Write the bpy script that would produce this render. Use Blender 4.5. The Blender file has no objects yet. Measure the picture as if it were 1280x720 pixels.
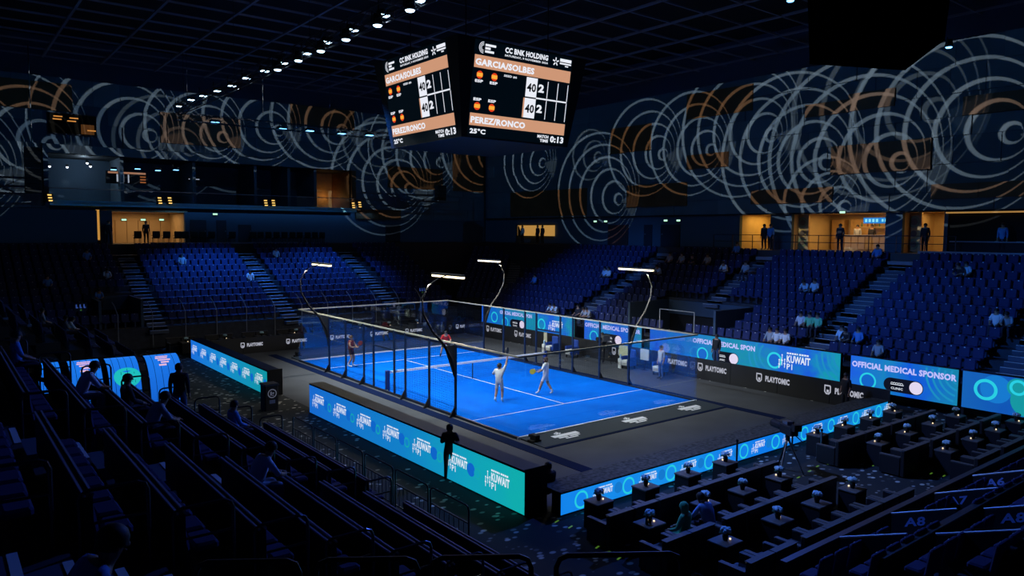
import bpy, bmesh, math, random
from mathutils import Vector, Matrix, Quaternion
random.seed(7)
PI = math.pi
sc = bpy.context.scene
C = sc.collection

def lin(r, g, b):
    f = lambda c: (c/255/12.92) if c <= 10 else ((c/255+.055)/1.055)**2.4
    return (f(r), f(g), f(b))

# ------------------------------------------------------------------ camera
FPX = 927.5186
CAM = Vector((-21.4844, -30.586, 7.4524))
YAW, PITCH, ROLL = .6653, -.0746, .0065
_f = Vector((math.sin(YAW)*math.cos(PITCH), math.cos(YAW)*math.cos(PITCH), math.sin(PITCH)))
_r = Vector((math.cos(YAW), -math.sin(YAW), 0)); _u = _r.cross(_f)
c_, s_ = math.cos(ROLL), math.sin(ROLL)
RT, UP, FW = c_*_r + s_*_u, -s_*_r + c_*_u, _f
cd = bpy.data.cameras.new('camera'); cam = bpy.data.objects.new('camera', cd); C.objects.link(cam)
cd.sensor_width = 36; cd.lens = 36*FPX/1280; cd.clip_start = .1; cd.clip_end = 300
cam.matrix_world = Matrix(((RT.x, UP.x, -FW.x, CAM.x), (RT.y, UP.y, -FW.y, CAM.y), (RT.z, UP.z, -FW.z, CAM.z), (0, 0, 0, 1)))
sc.camera = cam
def ray(px, py): return RT*((px-640)/FPX) + UP*((360-py)/FPX) + FW
def atz(px, py, z=0): d = ray(px, py); return CAM + d*((z-CAM.z)/d.z)
def aty(px, py, y): d = ray(px, py); return CAM + d*((y-CAM.y)/d.y)
def atx(px, py, x): d = ray(px, py); return CAM + d*((x-CAM.x)/d.x)

# ------------------------------------------------------------------ world, exposure
w = bpy.data.worlds.new('hall_air'); sc.world = w; w.use_nodes = True
w.node_tree.nodes['Background'].inputs[0].default_value = (.02, .06, .22, 1)
w.node_tree.nodes['Background'].inputs[1].default_value = .010
vs = sc.view_settings
vs.view_transform = 'Standard'; vs.look = 'None'; vs.gamma = 1; vs.use_curve_mapping = False; vs.exposure = 0

# ------------------------------------------------------------------ arena measures (metres)
ZCEIL = 19.5; XW = 24.0; YW = 32.0          # ceiling grid, right wall face, back wall face
TRX, TRZ = -8.8, 15.0                        # long lighting truss
BTY = 23.2                                   # cross truss

def spot(name, loc, target, power, col, deg, blend=.6, size=.25):
    l = bpy.data.lights.new(name, 'SPOT'); l.energy = power; l.color = col
    l.spot_size = math.radians(deg); l.spot_blend = blend; l.shadow_soft_size = size
    o = bpy.data.objects.new(name, l); C.objects.link(o); o.location = loc
    o.rotation_euler = (Vector(target)-Vector(loc)).to_track_quat('-Z', 'Y').to_euler(); return o
def area(name, loc, target, power, col, sx, sy, spread=180):
    l = bpy.data.lights.new(name, 'AREA'); l.shape = 'RECTANGLE'; l.size = sx; l.size_y = sy; l.energy = power; l.color = col
    l.spread = math.radians(spread)
    o = bpy.data.objects.new(name, l); C.objects.link(o); o.location = loc
    o.rotation_euler = (Vector(target)-Vector(loc)).to_track_quat('-Z', 'Y').to_euler(); return o

# court floods hung on the long truss
for i, y in enumerate((-7, -2, 3, 9)):
    spot('court_flood_light', (TRX, y, TRZ-.3), (.8, y*.55-.6, 0), 7300, (.80, .92, 1), 72, .8, .3)
spot('court_flood_light', (TRX, -9, TRZ-.3), (0, -15.5, 0), 3200, (.80, .92, 1), 60, .9, .3)
# blue audience washes
BL = (.03, .24, 1)
spot('stand_wash_light', (-3, BTY, TRZ-.4), (-4.5, 25, 3.2), 9500, BL, 66, .9)
spot('stand_wash_light', (5, BTY, TRZ-.4), (4, 25, 3.2), 8500, BL, 62, .9)
spot('stand_wash_light', (TRX, 2, TRZ-.4), (17, 9, 3.2), 15000, BL, 30, .9)
spot('stand_wash_light', (TRX, -6, TRZ-.4), (16.5, -7, 3.2), 11500, BL, 34, .9)
spot('stand_wash_light', (TRX, -8.5, TRZ-.4), (17, -17, 3.2), 13000, BL, 30, .9)
spot('stand_wash_light', (8.5, -11, 17.5), (-17, -16, 3), 9500, (.06, .17, 1), 60, .9)
spot('stand_wash_light', (TRX, -10, TRZ-.4), (1, -24, 1.5), 9000, (.07, .22, 1), 75, .9)
spot('stand_wash_light', (-6, 18, 15), (-20, 14, 4), 1500, BL, 70, .9)
# ------------------------------------------------------------------ materials
MATS = {}
def mat(key, col, rough=.6, metal=0, emit=None, es=1, noise=0, nscale=8, spec=.5):
    if key in MATS: return MATS[key]
    m = bpy.data.materials.new(key); m.use_nodes = True; nt = m.node_tree; b = nt.nodes['Principled BSDF']
    b.inputs['Base Color'].default_value = (*col, 1); b.inputs['Roughness'].default_value = rough
    b.inputs['Metallic'].default_value = metal; b.inputs['Specular IOR Level'].default_value = spec
    if emit: b.inputs['Emission Color'].default_value = (*emit, 1); b.inputs['Emission Strength'].default_value = es
    if noise:
        t = nt.nodes.new('ShaderNodeTexCoord'); n = nt.nodes.new('ShaderNodeTexNoise'); n.inputs['Scale'].default_value = nscale
        n.inputs['Detail'].default_value = 4
        r = nt.nodes.new('ShaderNodeValToRGB')
        r.color_ramp.elements[0].color = (*[c*(1-noise) for c in col], 1); r.color_ramp.elements[1].color = (*[min(1, c*(1+noise)) for c in col], 1)
        r.color_ramp.elements[0].position = .3; r.color_ramp.elements[1].position = .7
        nt.links.new(t.outputs['Object'], n.inputs['Vector']); nt.links.new(n.outputs['Fac'], r.inputs[0]); nt.links.new(r.outputs[0], b.inputs['Base Color'])
    MATS[key] = m; return m
def glow(key, rgb, s=1):
    return mat(key, (0, 0, 0), .5, 0, lin(*rgb), s)
def nodes_mat(key):
    m = bpy.data.materials.new(key); m.use_nodes = True; MATS[key] = m
    return m, m.node_tree, m.node_tree.nodes['Principled BSDF'], m.node_tree.nodes.new, m.node_tree.links.new

# ------------------------------------------------------------------ mesh builder
class MB:
    def __init__(s): s.v = []; s.f = []; s.m = []; s.mi = 0; s.sm = False; s.s = []
    def add(s, vs, fs):
        n = len(s.v); s.v += [tuple(x) for x in vs]
        for f in fs: s.f.append(tuple(i+n for i in f)); s.m.append(s.mi); s.s.append(s.sm)
        return s
    def box(s, x0, x1, y0, y1, z0, z1, M=None, taper=0):
        t = taper
        vs = [(x0, y0, z0), (x1, y0, z0), (x1, y1, z0), (x0, y1, z0), (x0+t, y0+t, z1), (x1-t, y0+t, z1), (x1-t, y1-t, z1), (x0+t, y1-t, z1)]
        if M is not None: vs = [M @ Vector(v) for v in vs]
        return s.add(vs, [(0, 3, 2, 1), (4, 5, 6, 7), (0, 1, 5, 4), (1, 2, 6, 5), (2, 3, 7, 6), (3, 0, 4, 7)])
    def rbox(s, x0, x1, y0, y1, z0, z1, r=.03, M=None):   # box with chamfered upright edges and top
        xs = [(x0+r, y0), (x1-r, y0), (x1, y0+r), (x1, y1-r), (x1-r, y1), (x0+r, y1), (x0, y1-r), (x0, y0+r)]
        cx, cy = (x0+x1)/2, (y0+y1)/2; kx = 1-2*r/(x1-x0); ky = 1-2*r/(y1-y0)
        vs = [(x, y, z0) for x, y in xs]+[(x, y, z1-r) for x, y in xs]+[(cx+(x-cx)*kx, cy+(y-cy)*ky, z1) for x, y in xs]
        if M is not None: vs = [M @ Vector(v) for v in vs]
        fs = [tuple(range(7, -1, -1)), tuple(range(16, 24))]
        for k in (0, 8):
            for i in range(8): j = (i+1) % 8; fs.append((k+i, k+j, k+8+j, k+8+i))
        return s.add(vs, fs)
    def quad(s, a, b, c, d): return s.add([a, b, c, d], [(0, 1, 2, 3)])
    def tube(s, pts, r, n=6, cap=True):
        pts = [Vector(p) for p in pts]; rs = r if isinstance(r, (list, tuple)) else [r]*len(pts)
        vs = []; fs = []; ref = None
        for i, p in enumerate(pts):
            d = (pts[min(i+1, len(pts)-1)]-pts[max(i-1, 0)]).normalized()
            if ref is None: ref = d.orthogonal().normalized()
            ref = (ref-d*ref.dot(d)).normalized(); bi = d.cross(ref)
            vs += [p+(ref*math.cos(2*PI*k/n)+bi*math.sin(2*PI*k/n))*rs[i] for k in range(n)]
        for i in range(len(pts)-1):
            for k in range(n): j = (k+1) % n; fs.append((i*n+k, i*n+j, i*n+n+j, i*n+n+k))
        if cap: fs.append(tuple(range(n-1, -1, -1))); fs.append(tuple(range(len(vs)-n, len(vs))))
        return s.add(vs, fs)
    def lathe(s, prof, n=12, c=(0, 0, 0), M=None):
        vs = []; fs = []
        for r, z in prof: vs += [Vector((c[0]+r*math.cos(2*PI*k/n), c[1]+r*math.sin(2*PI*k/n), c[2]+z)) for k in range(n)]
        if M is not None: vs = [M @ v for v in vs]
        for i in range(len(prof)-1):
            for k in range(n): j = (k+1) % n; fs.append((i*n+k, i*n+j, i*n+n+j, i*n+n+k))
        fs.append(tuple(range(n-1, -1, -1))); fs.append(tuple(range(len(vs)-n, len(vs))))
        return s.add(vs, fs)
    def ball(s, c, rx, ry=None, rz=None, n=8, m=5):
        ry = ry or rx; rz = rz or rx; vs = [(c[0], c[1], c[2]-rz)]
        for i in range(1, m):
            a = -PI/2+PI*i/m
            vs += [(c[0]+rx*math.cos(a)*math.cos(2*PI*k/n), c[1]+ry*math.cos(a)*math.sin(2*PI*k/n), c[2]+rz*math.sin(a)) for k in range(n)]
        vs.append((c[0], c[1], c[2]+rz)); fs = []
        for k in range(n):
            j = (k+1) % n; fs.append((0, 1+j, 1+k)); fs.append((len(vs)-1, len(vs)-1-n+k, len(vs)-1-n+j))
            for i in range(m-2): fs.append((1+i*n+k, 1+i*n+j, 1+i*n+n+j, 1+i*n+n+k))
        return s.add(vs, fs)
    # flat shapes lying in the local XZ plane, facing -y, at depth y
    def rect(s, x0, x1, z0, z1, y=0, sh=0): return s.add([(x0, y, z0), (x1, y, z0), (x1+sh, y, z1), (x0+sh, y, z1)], [(0, 1, 2, 3)])
    def ring(s, cx, cz, r0, r1, y=0, n=28, a0=0, a1=2*PI):
        st = len(s.v); full = abs(a1-a0-2*PI) < 1e-6; k = n if full else n+1
        for i in range(k):
            a = a0+(a1-a0)*i/n; s.v.append((cx+r0*math.cos(a), y, cz+r0*math.sin(a))); s.v.append((cx+r1*math.cos(a), y, cz+r1*math.sin(a)))
        for i in range(n):
            j = (i+1) % k; s.f.append((st+2*i, st+2*i+1, st+2*j+1, st+2*j)); s.m.append(s.mi); s.s.append(s.sm)
        return s
    def disc(s, cx, cz, r, y=0, n=24):
        return s.add([(cx+r*math.cos(2*PI*i/n), y, cz+r*math.sin(2*PI*i/n)) for i in range(n)], [tuple(range(n))])
    def mesh(s, name, mats):
        me = bpy.data.meshes.new(name); me.from_pydata(s.v, [], s.f)
        for m in (mats if isinstance(mats, (list, tuple)) else [mats]): me.materials.append(m)
        me.polygons.foreach_set('material_index', s.m); me.polygons.foreach_set('use_smooth', s.s); me.update(); return me
    def build(s, name, mats, parent=None, loc=(0, 0, 0), rz=0):
        return link(name, s.mesh(name, mats), parent, loc, rz)
def link(name, me, parent=None, loc=(0, 0, 0), rz=0):
    o = bpy.data.objects.new(name, me); C.objects.link(o); o.location = loc; o.rotation_euler = (0, 0, rz)
    if parent is not None: o.parent = parent
    return o
def tag(o, label, cat, group=None):
    o['label'] = label; o['category'] = cat
    if group: o['group'] = group
    return o
def thing(name, label, cat, loc=(0, 0, 0), rz=0, group=None):
    return tag(link(name, None, None, loc, rz), label, cat, group)
def struct(o): o['kind'] = 'structure'; return o
def dup(root, loc=None, rz=None, label=None, group=None):
    def cp(o, p):
        c = o.copy(); C.objects.link(c)
        if p is not None: c.parent = p
        for ch in KIDS.get(o.name, ()): cp(ch, c)
        return c
    KIDS = {}
    st = [root]
    while st:
        o = st.pop(); ch = list(o.children); KIDS[o.name] = ch; st += ch
    r = cp(root, None)
    if loc is not None: r.location = loc
    if rz is not None: r.rotation_euler = (0, 0, rz)
    if label: r['label'] = label
    if group: r['group'] = group
    return r

# ------------------------------------------------------------------ lettering (flat print)
TXT = {}
def text_raw(s, bold=.02, shear=0):
    k = (s, bold, shear)
    if k in TXT: return TXT[k]
    cu = bpy.data.curves.new('t', 'FONT'); cu.body = s; cu.size = 1; cu.offset = bold; cu.shear = shear; cu.resolution_u = 2; cu.fill_mode = 'FRONT'
    cu.space_character = 1.06
    o = bpy.data.objects.new('t', cu); C.objects.link(o); bpy.context.view_layer.update()
    me = bpy.data.meshes.new_from_object(o.evaluated_get(bpy.context.evaluated_depsgraph_get()))
    vs = [(v.co.x, v.co.y) for v in me.vertices]; fs = [tuple(p.vertices) for p in me.polygons]
    bpy.data.objects.remove(o); bpy.data.curves.remove(cu); bpy.data.meshes.remove(me)
    x0, x1 = min(v[0] for v in vs), max(v[0] for v in vs); y0, y1 = min(v[1] for v in vs), max(v[1] for v in vs)
    vs = [((x-x0)/(x1-x0), (y-y0)/(y1-y0)) for x, y in vs]
    TXT[k] = (vs, fs, (x1-x0)/(y1-y0)); return TXT[k]
def put_text(mb, s, x, z, w, h, y=0, bold=.02, shear=0):
    vs, fs, _ = text_raw(s, bold, shear)
    return mb.add([(x+a*w, y, z+b*h) for a, b in vs], fs)

# ------------------------------------------------------------------ shared materials
M_BLACK = mat('black_paint', (.012, .012, .014), .7, spec=.3)
M_DARKM = mat('dark_powdercoat', (.01, .014, .03), .4)
M_NAVYM = mat('navy_post_paint', (.008, .02, .06), .4)
M_STEEL = mat('grey_steel', (.3, .3, .32), .35, .8)
M_RAILA = mat('anodised_rail', (.55, .52, .42), .4, .2)
M_WHITE = mat('white_line_paint', (.82, .85, .88), .7)
M_PRINT = glow('white_led_pixels', (225, 232, 245))
M_PRINT2 = mat('white_print', (.92, .92, .95), .6)
M_CONC = mat('stand_concrete', (.035, .04, .055), .8, noise=.25, nscale=3)
M_TREAD = mat('stair_tread_carpet', (.09, .11, .16), .9)
M_NOSE = mat('stair_nosing_metal', (.85, .85, .85), .6)
M_SKIN = mat('skin', (.42, .24, .16), .55); M_SKIND = mat('skin_tan', (.25, .13, .08), .55)
M_HAIR = mat('dark_hair', (.012, .009, .008), .6)
ords = ['first', 'second', 'third', 'fourth', 'fifth', 'sixth', 'seventh', 'eighth', 'ninth', 'tenth', 'eleventh', 'twelfth', 'thirteenth', 'fourteenth', 'fifteenth', 'sixteenth', 'seventeenth', 'eighteenth', 'nineteenth', 'twentieth']
ords += ['twenty-'+o for o in ords[:9]]+['thirtieth']+['thirty-'+o for o in ords[:9]]
def in_view(p, m=10):
    d = Vector(p)-CAM; z = d.dot(FW)
    return z > 0 and -m < 640+FPX*d.dot(RT)/z < 1280+m and -m < 360-FPX*d.dot(UP)/z < 720+m
# ================================================================== THE SETTING
# floor: dark carpet with pale flecks
m, nt, b, N, L = nodes_mat('flecked_carpet')
tc = N('ShaderNodeTexCoord'); mp = N('ShaderNodeMapping'); mp.inputs['Rotation'].default_value = (0, 0, .5); mp.inputs['Scale'].default_value = (2.0, 3.0, 1)
vo = N('ShaderNodeTexVoronoi'); vo.inputs['Randomness'].default_value = 1; vo.inputs['Scale'].default_value = 1.5
rp = N('ShaderNodeValToRGB'); rp.color_ramp.elements[0].color = (1, 1, 1, 1); rp.color_ramp.elements[0].position = .22
rp.color_ramp.elements[1].color = (0, 0, 0, 1); rp.color_ramp.elements[1].position = .32
hs = N('ShaderNodeValToRGB'); hs.color_ramp.elements[0].position = .2; hs.color_ramp.elements[1].position = .75
mx = N('ShaderNodeMix'); mx.data_type = 'RGBA'; mx.inputs['A'].default_value = (.02, .025, .028, 1); mx.inputs['B'].default_value = (.7, .7, .62, 1)
mu = N('ShaderNodeMath'); mu.operation = 'MULTIPLY'; sx = N('ShaderNodeSeparateColor')
L(tc.outputs['Object'], mp.inputs[0]); L(mp.outputs[0], vo.inputs['Vector']); L(vo.outputs['Distance'], rp.inputs[0])
L(vo.outputs['Color'], sx.inputs[0]); L(sx.outputs[0], hs.inputs[0]); L(rp.outputs[0], mu.inputs[0]); L(hs.outputs[0], mu.inputs[1])
L(mu.outputs[0], mx.inputs['Factor']); L(mx.outputs['Result'], b.inputs['Base Color']); b.inputs['Roughness'].default_value = .95
M_CARPET = m
struct(MB().box(-30, 34, -44, 44, -.3, 0).build('floor', M_CARPET))
# ceiling: black slab with the suspended grid under it
M_CEIL = mat('black_ceiling', (.006, .007, .01), .9)
ceil = struct(MB().box(-30, 34, -44, 44, ZCEIL+1.6, ZCEIL+1.9).build('ceiling', M_CEIL))
M_BEAM = mat('grid_beam_grey', (.2, .21, .24), .7)
bx = MB().box(-.07, .07, -40, 31, -.12, 0).mesh('grid_beam', M_BEAM); by = MB().box(-28, 33, -.05, .05, -.1, 0).mesh('grid_crossbar', M_BEAM)
x = -27.5
while x < 33: link('grid_beam', bx, ceil, (x, 0, ZCEIL)); x += 1.94 if int(x*10) % 3 else 3.6
y = -39.6
while y < 32: link('grid_crossbar', by, ceil, (0, y, ZCEIL+.02)); y += 2.35

# wall panels: navy and walnut boards, each its own panel
M_WNAVY = mat('navy_wall_panel', (.10, .135, .17), .75, noise=.12, nscale=.6)
M_WNAV2 = mat('slate_wall_panel', (.13, .165, .20), .75, noise=.12, nscale=.6)
M_WWOOD = mat('walnut_wall_panel', (.15, .06, .02), .6, noise=.25, nscale=1.2)
M_WLOW = mat('navy_wall_paint', (.05, .085, .13), .8)
def wall_panels(wall, mk, u0, u1, z0, z1, woods, holes, seed):
    """mk(u0,u1,z0,z1,depth) -> mesh box on the wall; wood rectangles first, the rest split into courses"""
    rnd = random.Random(seed)
    zs = [z0]
    while zs[-1] < z1-.9: zs.append(min(z1, zs[-1]+rnd.choice((1.05, 1.3, 1.55))))
    if zs[-1] < z1: zs[-1] = z1
    for i in range(len(zs)-1):
        u = u0
        while u < u1-.05:
            un = min(u1, u+rnd.choice((1.8, 2.4, 3.2, 4.1)))
            if u1-un < .8: un = u1
            a, bb, c, d = u, un, zs[i], zs[i+1]; u = un
            cu, cz = (a+bb)/2, (c+d)/2
            if any(h[0] < bb-.02 and h[1] > a+.02 and h[2] < d-.02 and h[3] > c+.02 for h in holes): continue
            o = mk(a+.015, bb-.015, c+.015, d-.015, rnd.choice((.04, .07, .1)))
            o.build('wall_panel', rnd.choice((M_WNAVY, M_WNAVY, M_WNAV2)), wall)

    for (a, bb, c, d) in woods:
        if d < z0+.2 or c > z1-.2 or bb < u0+.3 or a > u1-.3: continue
        a, bb, c, d = max(a, u0), min(bb, u1), max(c, z0), min(d, z1); n_ = max(1, round((bb-a)/2.6))
        for i in range(n_): mk(a+(bb-a)*i/n_+.01, a+(bb-a)*(i+1)/n_-.01, c, d, .17).build('walnut_panel', M_WWOOD, wall)
# ---- right wall: upper ring wall, pillars and the concourse behind it
ZF = 6.4; ZL = 8.85; ZT = 18.3
def wood_x(px0, px1, py0, py1):
    a, b_ = atx(px0, (py0+py1)/2, XW), atx(px1, (py0+py1)/2, XW); t, u = atx((px0+px1)/2, py0, XW), atx((px0+px1)/2, py1, XW)
    return (min(a.y, b_.y), max(a.y, b_.y), u.z, t.z)
def wood_y(px0, px1, py0, py1):
    a, b_ = aty(px0, (py0+py1)/2, YW), aty(px1, (py0+py1)/2, YW); t, u = aty((px0+px1)/2, py0, YW), aty((px0+px1)/2, py1, YW)
    return (a.x, b_.x, u.z, t.z)
WX = [wood_x(*r) for r in ((765, 815, 158, 190), (785, 860, 230, 258), (860, 912, 192, 210), (860, 942, 112, 144), (1008, 1062, 128, 144), (1062, 1120, 114, 136), (1040, 1165, 178, 215),
      (940, 1042, 236, 254), (1165, 1290, 228, 247), (1205, 1290, 116, 140), (640, 735, 238, 270))]
WY = [wood_y(*r) for r in ((-30, 90, 100, 135), (200, 300, 145, 182), (362, 442, 133, 160), (484, 552, 208, 236), (565, 620, 188, 240), (440, 500, 262, 280))]
OPEN_X = [(1.15, -1.3), (-2.9, -9.1), (-10.1, -12.4), (-12.6, -30)]
wr = struct(MB().box(XW, XW+.3, -44, 33, ZL, ZCEIL+1.6).build('wall_right', M_WLOW))
seg = [33]+[v for a in OPEN_X for v in a]
for i in range(0, len(seg)-1, 2):
    s = MB().box(XW, XW+.3, seg[i+1], seg[i], ZF-.4, ZL)
    s.build('pier_panel', M_WLOW, wr)
wall_panels(wr, lambda a, b_, c, d, e: MB().box(XW-e, XW, a, b_, c, d), -38, 31.5, ZL+.02, ZT, WX, [], 3)
MB().box(XW-.16, XW-.002, -38, 31.5, ZL-.06, ZL+.02).build('lintel_trim', M_BLACK, wr)
# ---- back wall: ring wall pierced by the hospitality suites
SU0, SU1, SZ0, SZ1 = -14.6, 8.9, 9.2, 12.95     # suite opening
wb = struct(MB().box(-28, SU0, YW, YW+.3, ZF-.4, ZCEIL+1.6).box(SU0, SU1, YW, YW+.3, SZ1, ZCEIL+1.6).box(SU1, XW+.3, YW, YW+.3, ZF-.4, ZCEIL+1.6).build('wall_back', M_WLOW))
for a, b_ in ((SU0, -11.6), (-11.4, -10.6), (-5.45, SU1)): MB().box(a, b_, YW, YW+.3, ZF-.4, SZ0-.3).build('pier_panel', M_WLOW, wb)
BOXW = (-14.45, -11.4, 14.35, 15.75)
wall_panels(wb, lambda a, b_, c, d, e: MB().box(a, b_, YW-e, YW, c, d), -28, 23.9, 13.6, ZT, WY, [BOXW], 5)
wall_panels(wb, lambda a, b_, c, d, e: MB().box(a, b_, YW-e, YW, c, d), SU1+.4, 23.9, 8.6, 13.6, WY, [], 8)
wall_panels(wb, lambda a, b_, c, d, e: MB().box(a, b_, YW-e, YW, c, d), -28, SU0-.2, 9.0, 13.6, WY, [], 9)
# walls behind the photographer, plain and dark
struct(MB().box(-30, -29.7, -44, 44, 0, ZCEIL+1.6).build('wall_left', M_WLOW))
struct(MB().box(-30, 34, -44, -43.7, 0, ZCEIL+1.6).build('wall_front', M_WLOW))

# ---- gobo projectors: travelling ring patterns thrown on the two far walls
def gobo(name, loc, axis, plane, motifs, strength, col):
    l = bpy.data.lights.new(name, 'POINT'); l.energy = strength; l.shadow_soft_size = 0; l.use_nodes = True
    nt = l.node_tree; N = nt.nodes.new; L = nt.links.new; em = nt.nodes['Emission']
    def val(x): return x
    def mth(op, a, b_=None, c=None):
        n = N('ShaderNodeMath'); n.operation = op
        for i, v in enumerate((a, b_, c)):
            if v is None: continue
            if isinstance(v, (int, float)): n.inputs[i].default_value = v
            else: L(v, n.inputs[i])
        return n.outputs[0]
    g = N('ShaderNodeNewGeometry'); sp = N('ShaderNodeSeparateXYZ'); L(g.outputs['Incoming'], sp.inputs[0])
    X, Y, Z = sp.outputs
    D, U = (X, Y) if axis == 'x' else (Y, X)
    dist = plane-(loc[0] if axis == 'x' else loc[1]); u0 = loc[1] if axis == 'x' else loc[0]
    u = mth('ADD', mth('MULTIPLY', mth('DIVIDE', U, D), dist), u0)
    v = mth('ADD', mth('MULTIPLY', mth('DIVIDE', Z, D), dist), loc[2])
    tot = None
    for (cu, cv, du, dv, r, K, amp) in motifs:
        wu = mth('SUBTRACT', u, cu); wv = mth('SUBTRACT', v, cv)
        wd = mth('ADD', mth('MULTIPLY', wu, du), mth('MULTIPLY', wv, dv))
        w2 = mth('ADD', mth('MULTIPLY', wu, wu), mth('MULTIPLY', wv, wv)); q = r*r-du*du-dv*dv
        k = mth('DIVIDE', mth('ADD', mth('MULTIPLY', wd, -1), mth('SQRT', mth('ADD', mth('MULTIPLY', wd, wd), mth('MULTIPLY', w2, q)))), q)
        fr = mth('ABSOLUTE', mth('SUBTRACT', mth('FRACT', k), .5))
        on = mth('MULTIPLY', mth('MINIMUM', mth('MAXIMUM', mth('MULTIPLY_ADD', fr, -18.0, 2.0), 0.0), 1.0), mth('MULTIPLY', mth('LESS_THAN', k, K), amp))
        cs = mth('DIVIDE', wd, mth('MULTIPLY', mth('SQRT', w2), math.hypot(du, dv)))
        on = mth('MULTIPLY', on, mth('MULTIPLY_ADD', cs, .36, .64))
        wdg = mth('MULTIPLY', mth('MULTIPLY', mth('MINIMUM', mth('MAXIMUM', mth('MULTIPLY_ADD', cs, -9.0, -7.0), 0.0), 1.0), mth('LESS_THAN', k, K)), .22*amp)
        on = mth('ADD', on, wdg)
        tot = on if tot is None else mth('ADD', tot, on)
    tot = mth('MULTIPLY', mth('ADD', mth('MINIMUM', tot, 1.4), WASH), mth('MULTIPLY', mth('MULTIPLY', mth('LESS_THAN', v, ZT), mth('GREATER_THAN', v, ZF+.1)), mth('MULTIPLY', mth('GREATER_THAN', u, -38.0), mth('LESS_THAN', u, YW-.1 if axis == 'x' else XW-.1))))
    ad = mth('ABSOLUTE', D)
    ok = mth('LESS_THAN' if GOBO_SIGN < 0 else 'GREATER_THAN', D, 0)
    fall = mth('POWER', mth('MAXIMUM', ad, .06), -3)
    s = mth('MULTIPLY', mth('MULTIPLY', tot, fall), ok)
    L(s, em.inputs['Strength'])
    mc = N('ShaderNodeMix'); mc.data_type = 'RGBA'; mc.inputs['A'].default_value = (.01, .42, 1, 1); mc.inputs['B'].default_value = (*col, 1)
    fc = mth('MINIMUM', mth('MULTIPLY', mth('SUBTRACT', tot, WASH), 4.0), 1.0); L(fc, mc.inputs['Factor']); L(mc.outputs['Result'], em.inputs['Color'])
    o = bpy.data.objects.new(name, l); C.objects.link(o); o.location = loc
GOBO_SIGN = 1; WASH = .06  # WASH: even blue fill added to the projection to lift the walls
def mo_x(px, py, K=5.2, r=.86, sx=-1, sz=.3, amp=1):
    p = atx(px, py, XW); a = r*.62; n = math.hypot(sx, sz); return (p.y, p.z, -sx/n*a, sz/n*a, r, K, amp)
def mo_y(px, py, K=5.2, r=.86, sx=-1, sz=.3, amp=1):
    p = aty(px, py, YW); a = r*.62; n = math.hypot(sx, sz); return (p.x, p.z, sx/n*a, sz/n*a, r, K, amp)
GOBO_P = 3600
gobo('ring_projector_light', (10.5, -3, 18.6), 'x', XW, [
    mo_x(680, 205, 5.2), mo_x(750, 198, 3.3, amp=.5), mo_x(776, 251, 5.6, .9), mo_x(832, 194, 5.2), mo_x(893, 189, 5.4), mo_x(969, 170, 5.6, .9),
    mo_x(1040, 205, 5.6, .95), mo_x(1136, 206, 5.8, 1.05), mo_x(1180, 140, 5, 1.3, amp=.4), mo_x(1276, 168, 6, 1.05), mo_x(1062, 262, 4.2, .8)],
    GOBO_P, (.80, .93, 1))
gobo('ring_projector_light', (1, 17, 18.6), 'y', YW, [
    mo_y(70, 182, 5.5, .95), mo_y(192, 172, 5.5, .95), mo_y(282, 174, 4.8, .85), mo_y(352, 165, 5, .9), mo_y(432, 165, 5.2, .95), mo_y(516, 238, 6.4, .95), mo_y(-10, 215, 5.6, .95),
    mo_y(555, 205, 5.5, .95), mo_y(622, 200, 5, .95), mo_y(490, 185, 4.5, .9, amp=.5), mo_y(240, 190, 4, 1, amp=.4)],
    GOBO_P, (.80, .93, 1))

# ================================================================== COURT
m, nt, b, N, L = nodes_mat('blue_court_turf')
tc = N('ShaderNodeTexCoord'); n1 = N('ShaderNodeTexNoise'); n1.inputs['Scale'].default_value = .6; n1.inputs['Detail'].default_value = 5
r1 = N('ShaderNodeValToRGB'); r1.color_ramp.elements[0].color = (.0, .125, .66, 1); r1.color_ramp.elements[1].color = (.0, .155, .76, 1)
r1.color_ramp.elements[0].position = .35; r1.color_ramp.elements[1].position = .65
L(tc.outputs['Object'], n1.inputs['Vector']); L(n1.outputs['Fac'], r1.inputs[0]); L(r1.outputs[0], b.inputs['Base Color']); b.inputs['Roughness'].default_value = 1; b.inputs['Specular IOR Level'].default_value = .05
M_TURF = m
ct = thing('court_surface', 'bright blue artificial turf padel court with white lines', 'court', (0, 0, 0))
MB().box(-5, 5, -10, 10, .005, .03).build('turf', M_TURF, ct)
ml = MB().box(-5, 5, -.025, .025, .03, .036).mesh('service_line', M_WHITE)
for y in (-6.95, 6.95): link('service_line', ml, ct, (0, y, 0))
link('centre_line', MB().box(-.025, .025, -6.95, 6.95, .03, .036).mesh('centre_line', M_WHITE), ct)
M_SUR = mat('grey_court_surround', (.06, .066, .078), .8, noise=.2, nscale=.5)
struct(MB().box(-9.1, 9.4, -16.0, 14.5, 0, .006).build('floor_surround', M_SUR))
M_STRIP = mat('navy_floor_strip', (.002, .010, .05), .95, spec=.1)
for x0, nm in ((-5.75, 'left'), (5.2, 'right')):
    tag(MB().box(x0, x0+.5, -15.6 if nm == 'left' else -15.2, 13.2, .006, .016).build('floor_strip', M_STRIP),
        'narrow navy floor strip running along the %s side of the blue court' % ('near left' if nm == 'left' else 'far right'), 'floor strip', 'navy floor strips')
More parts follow.
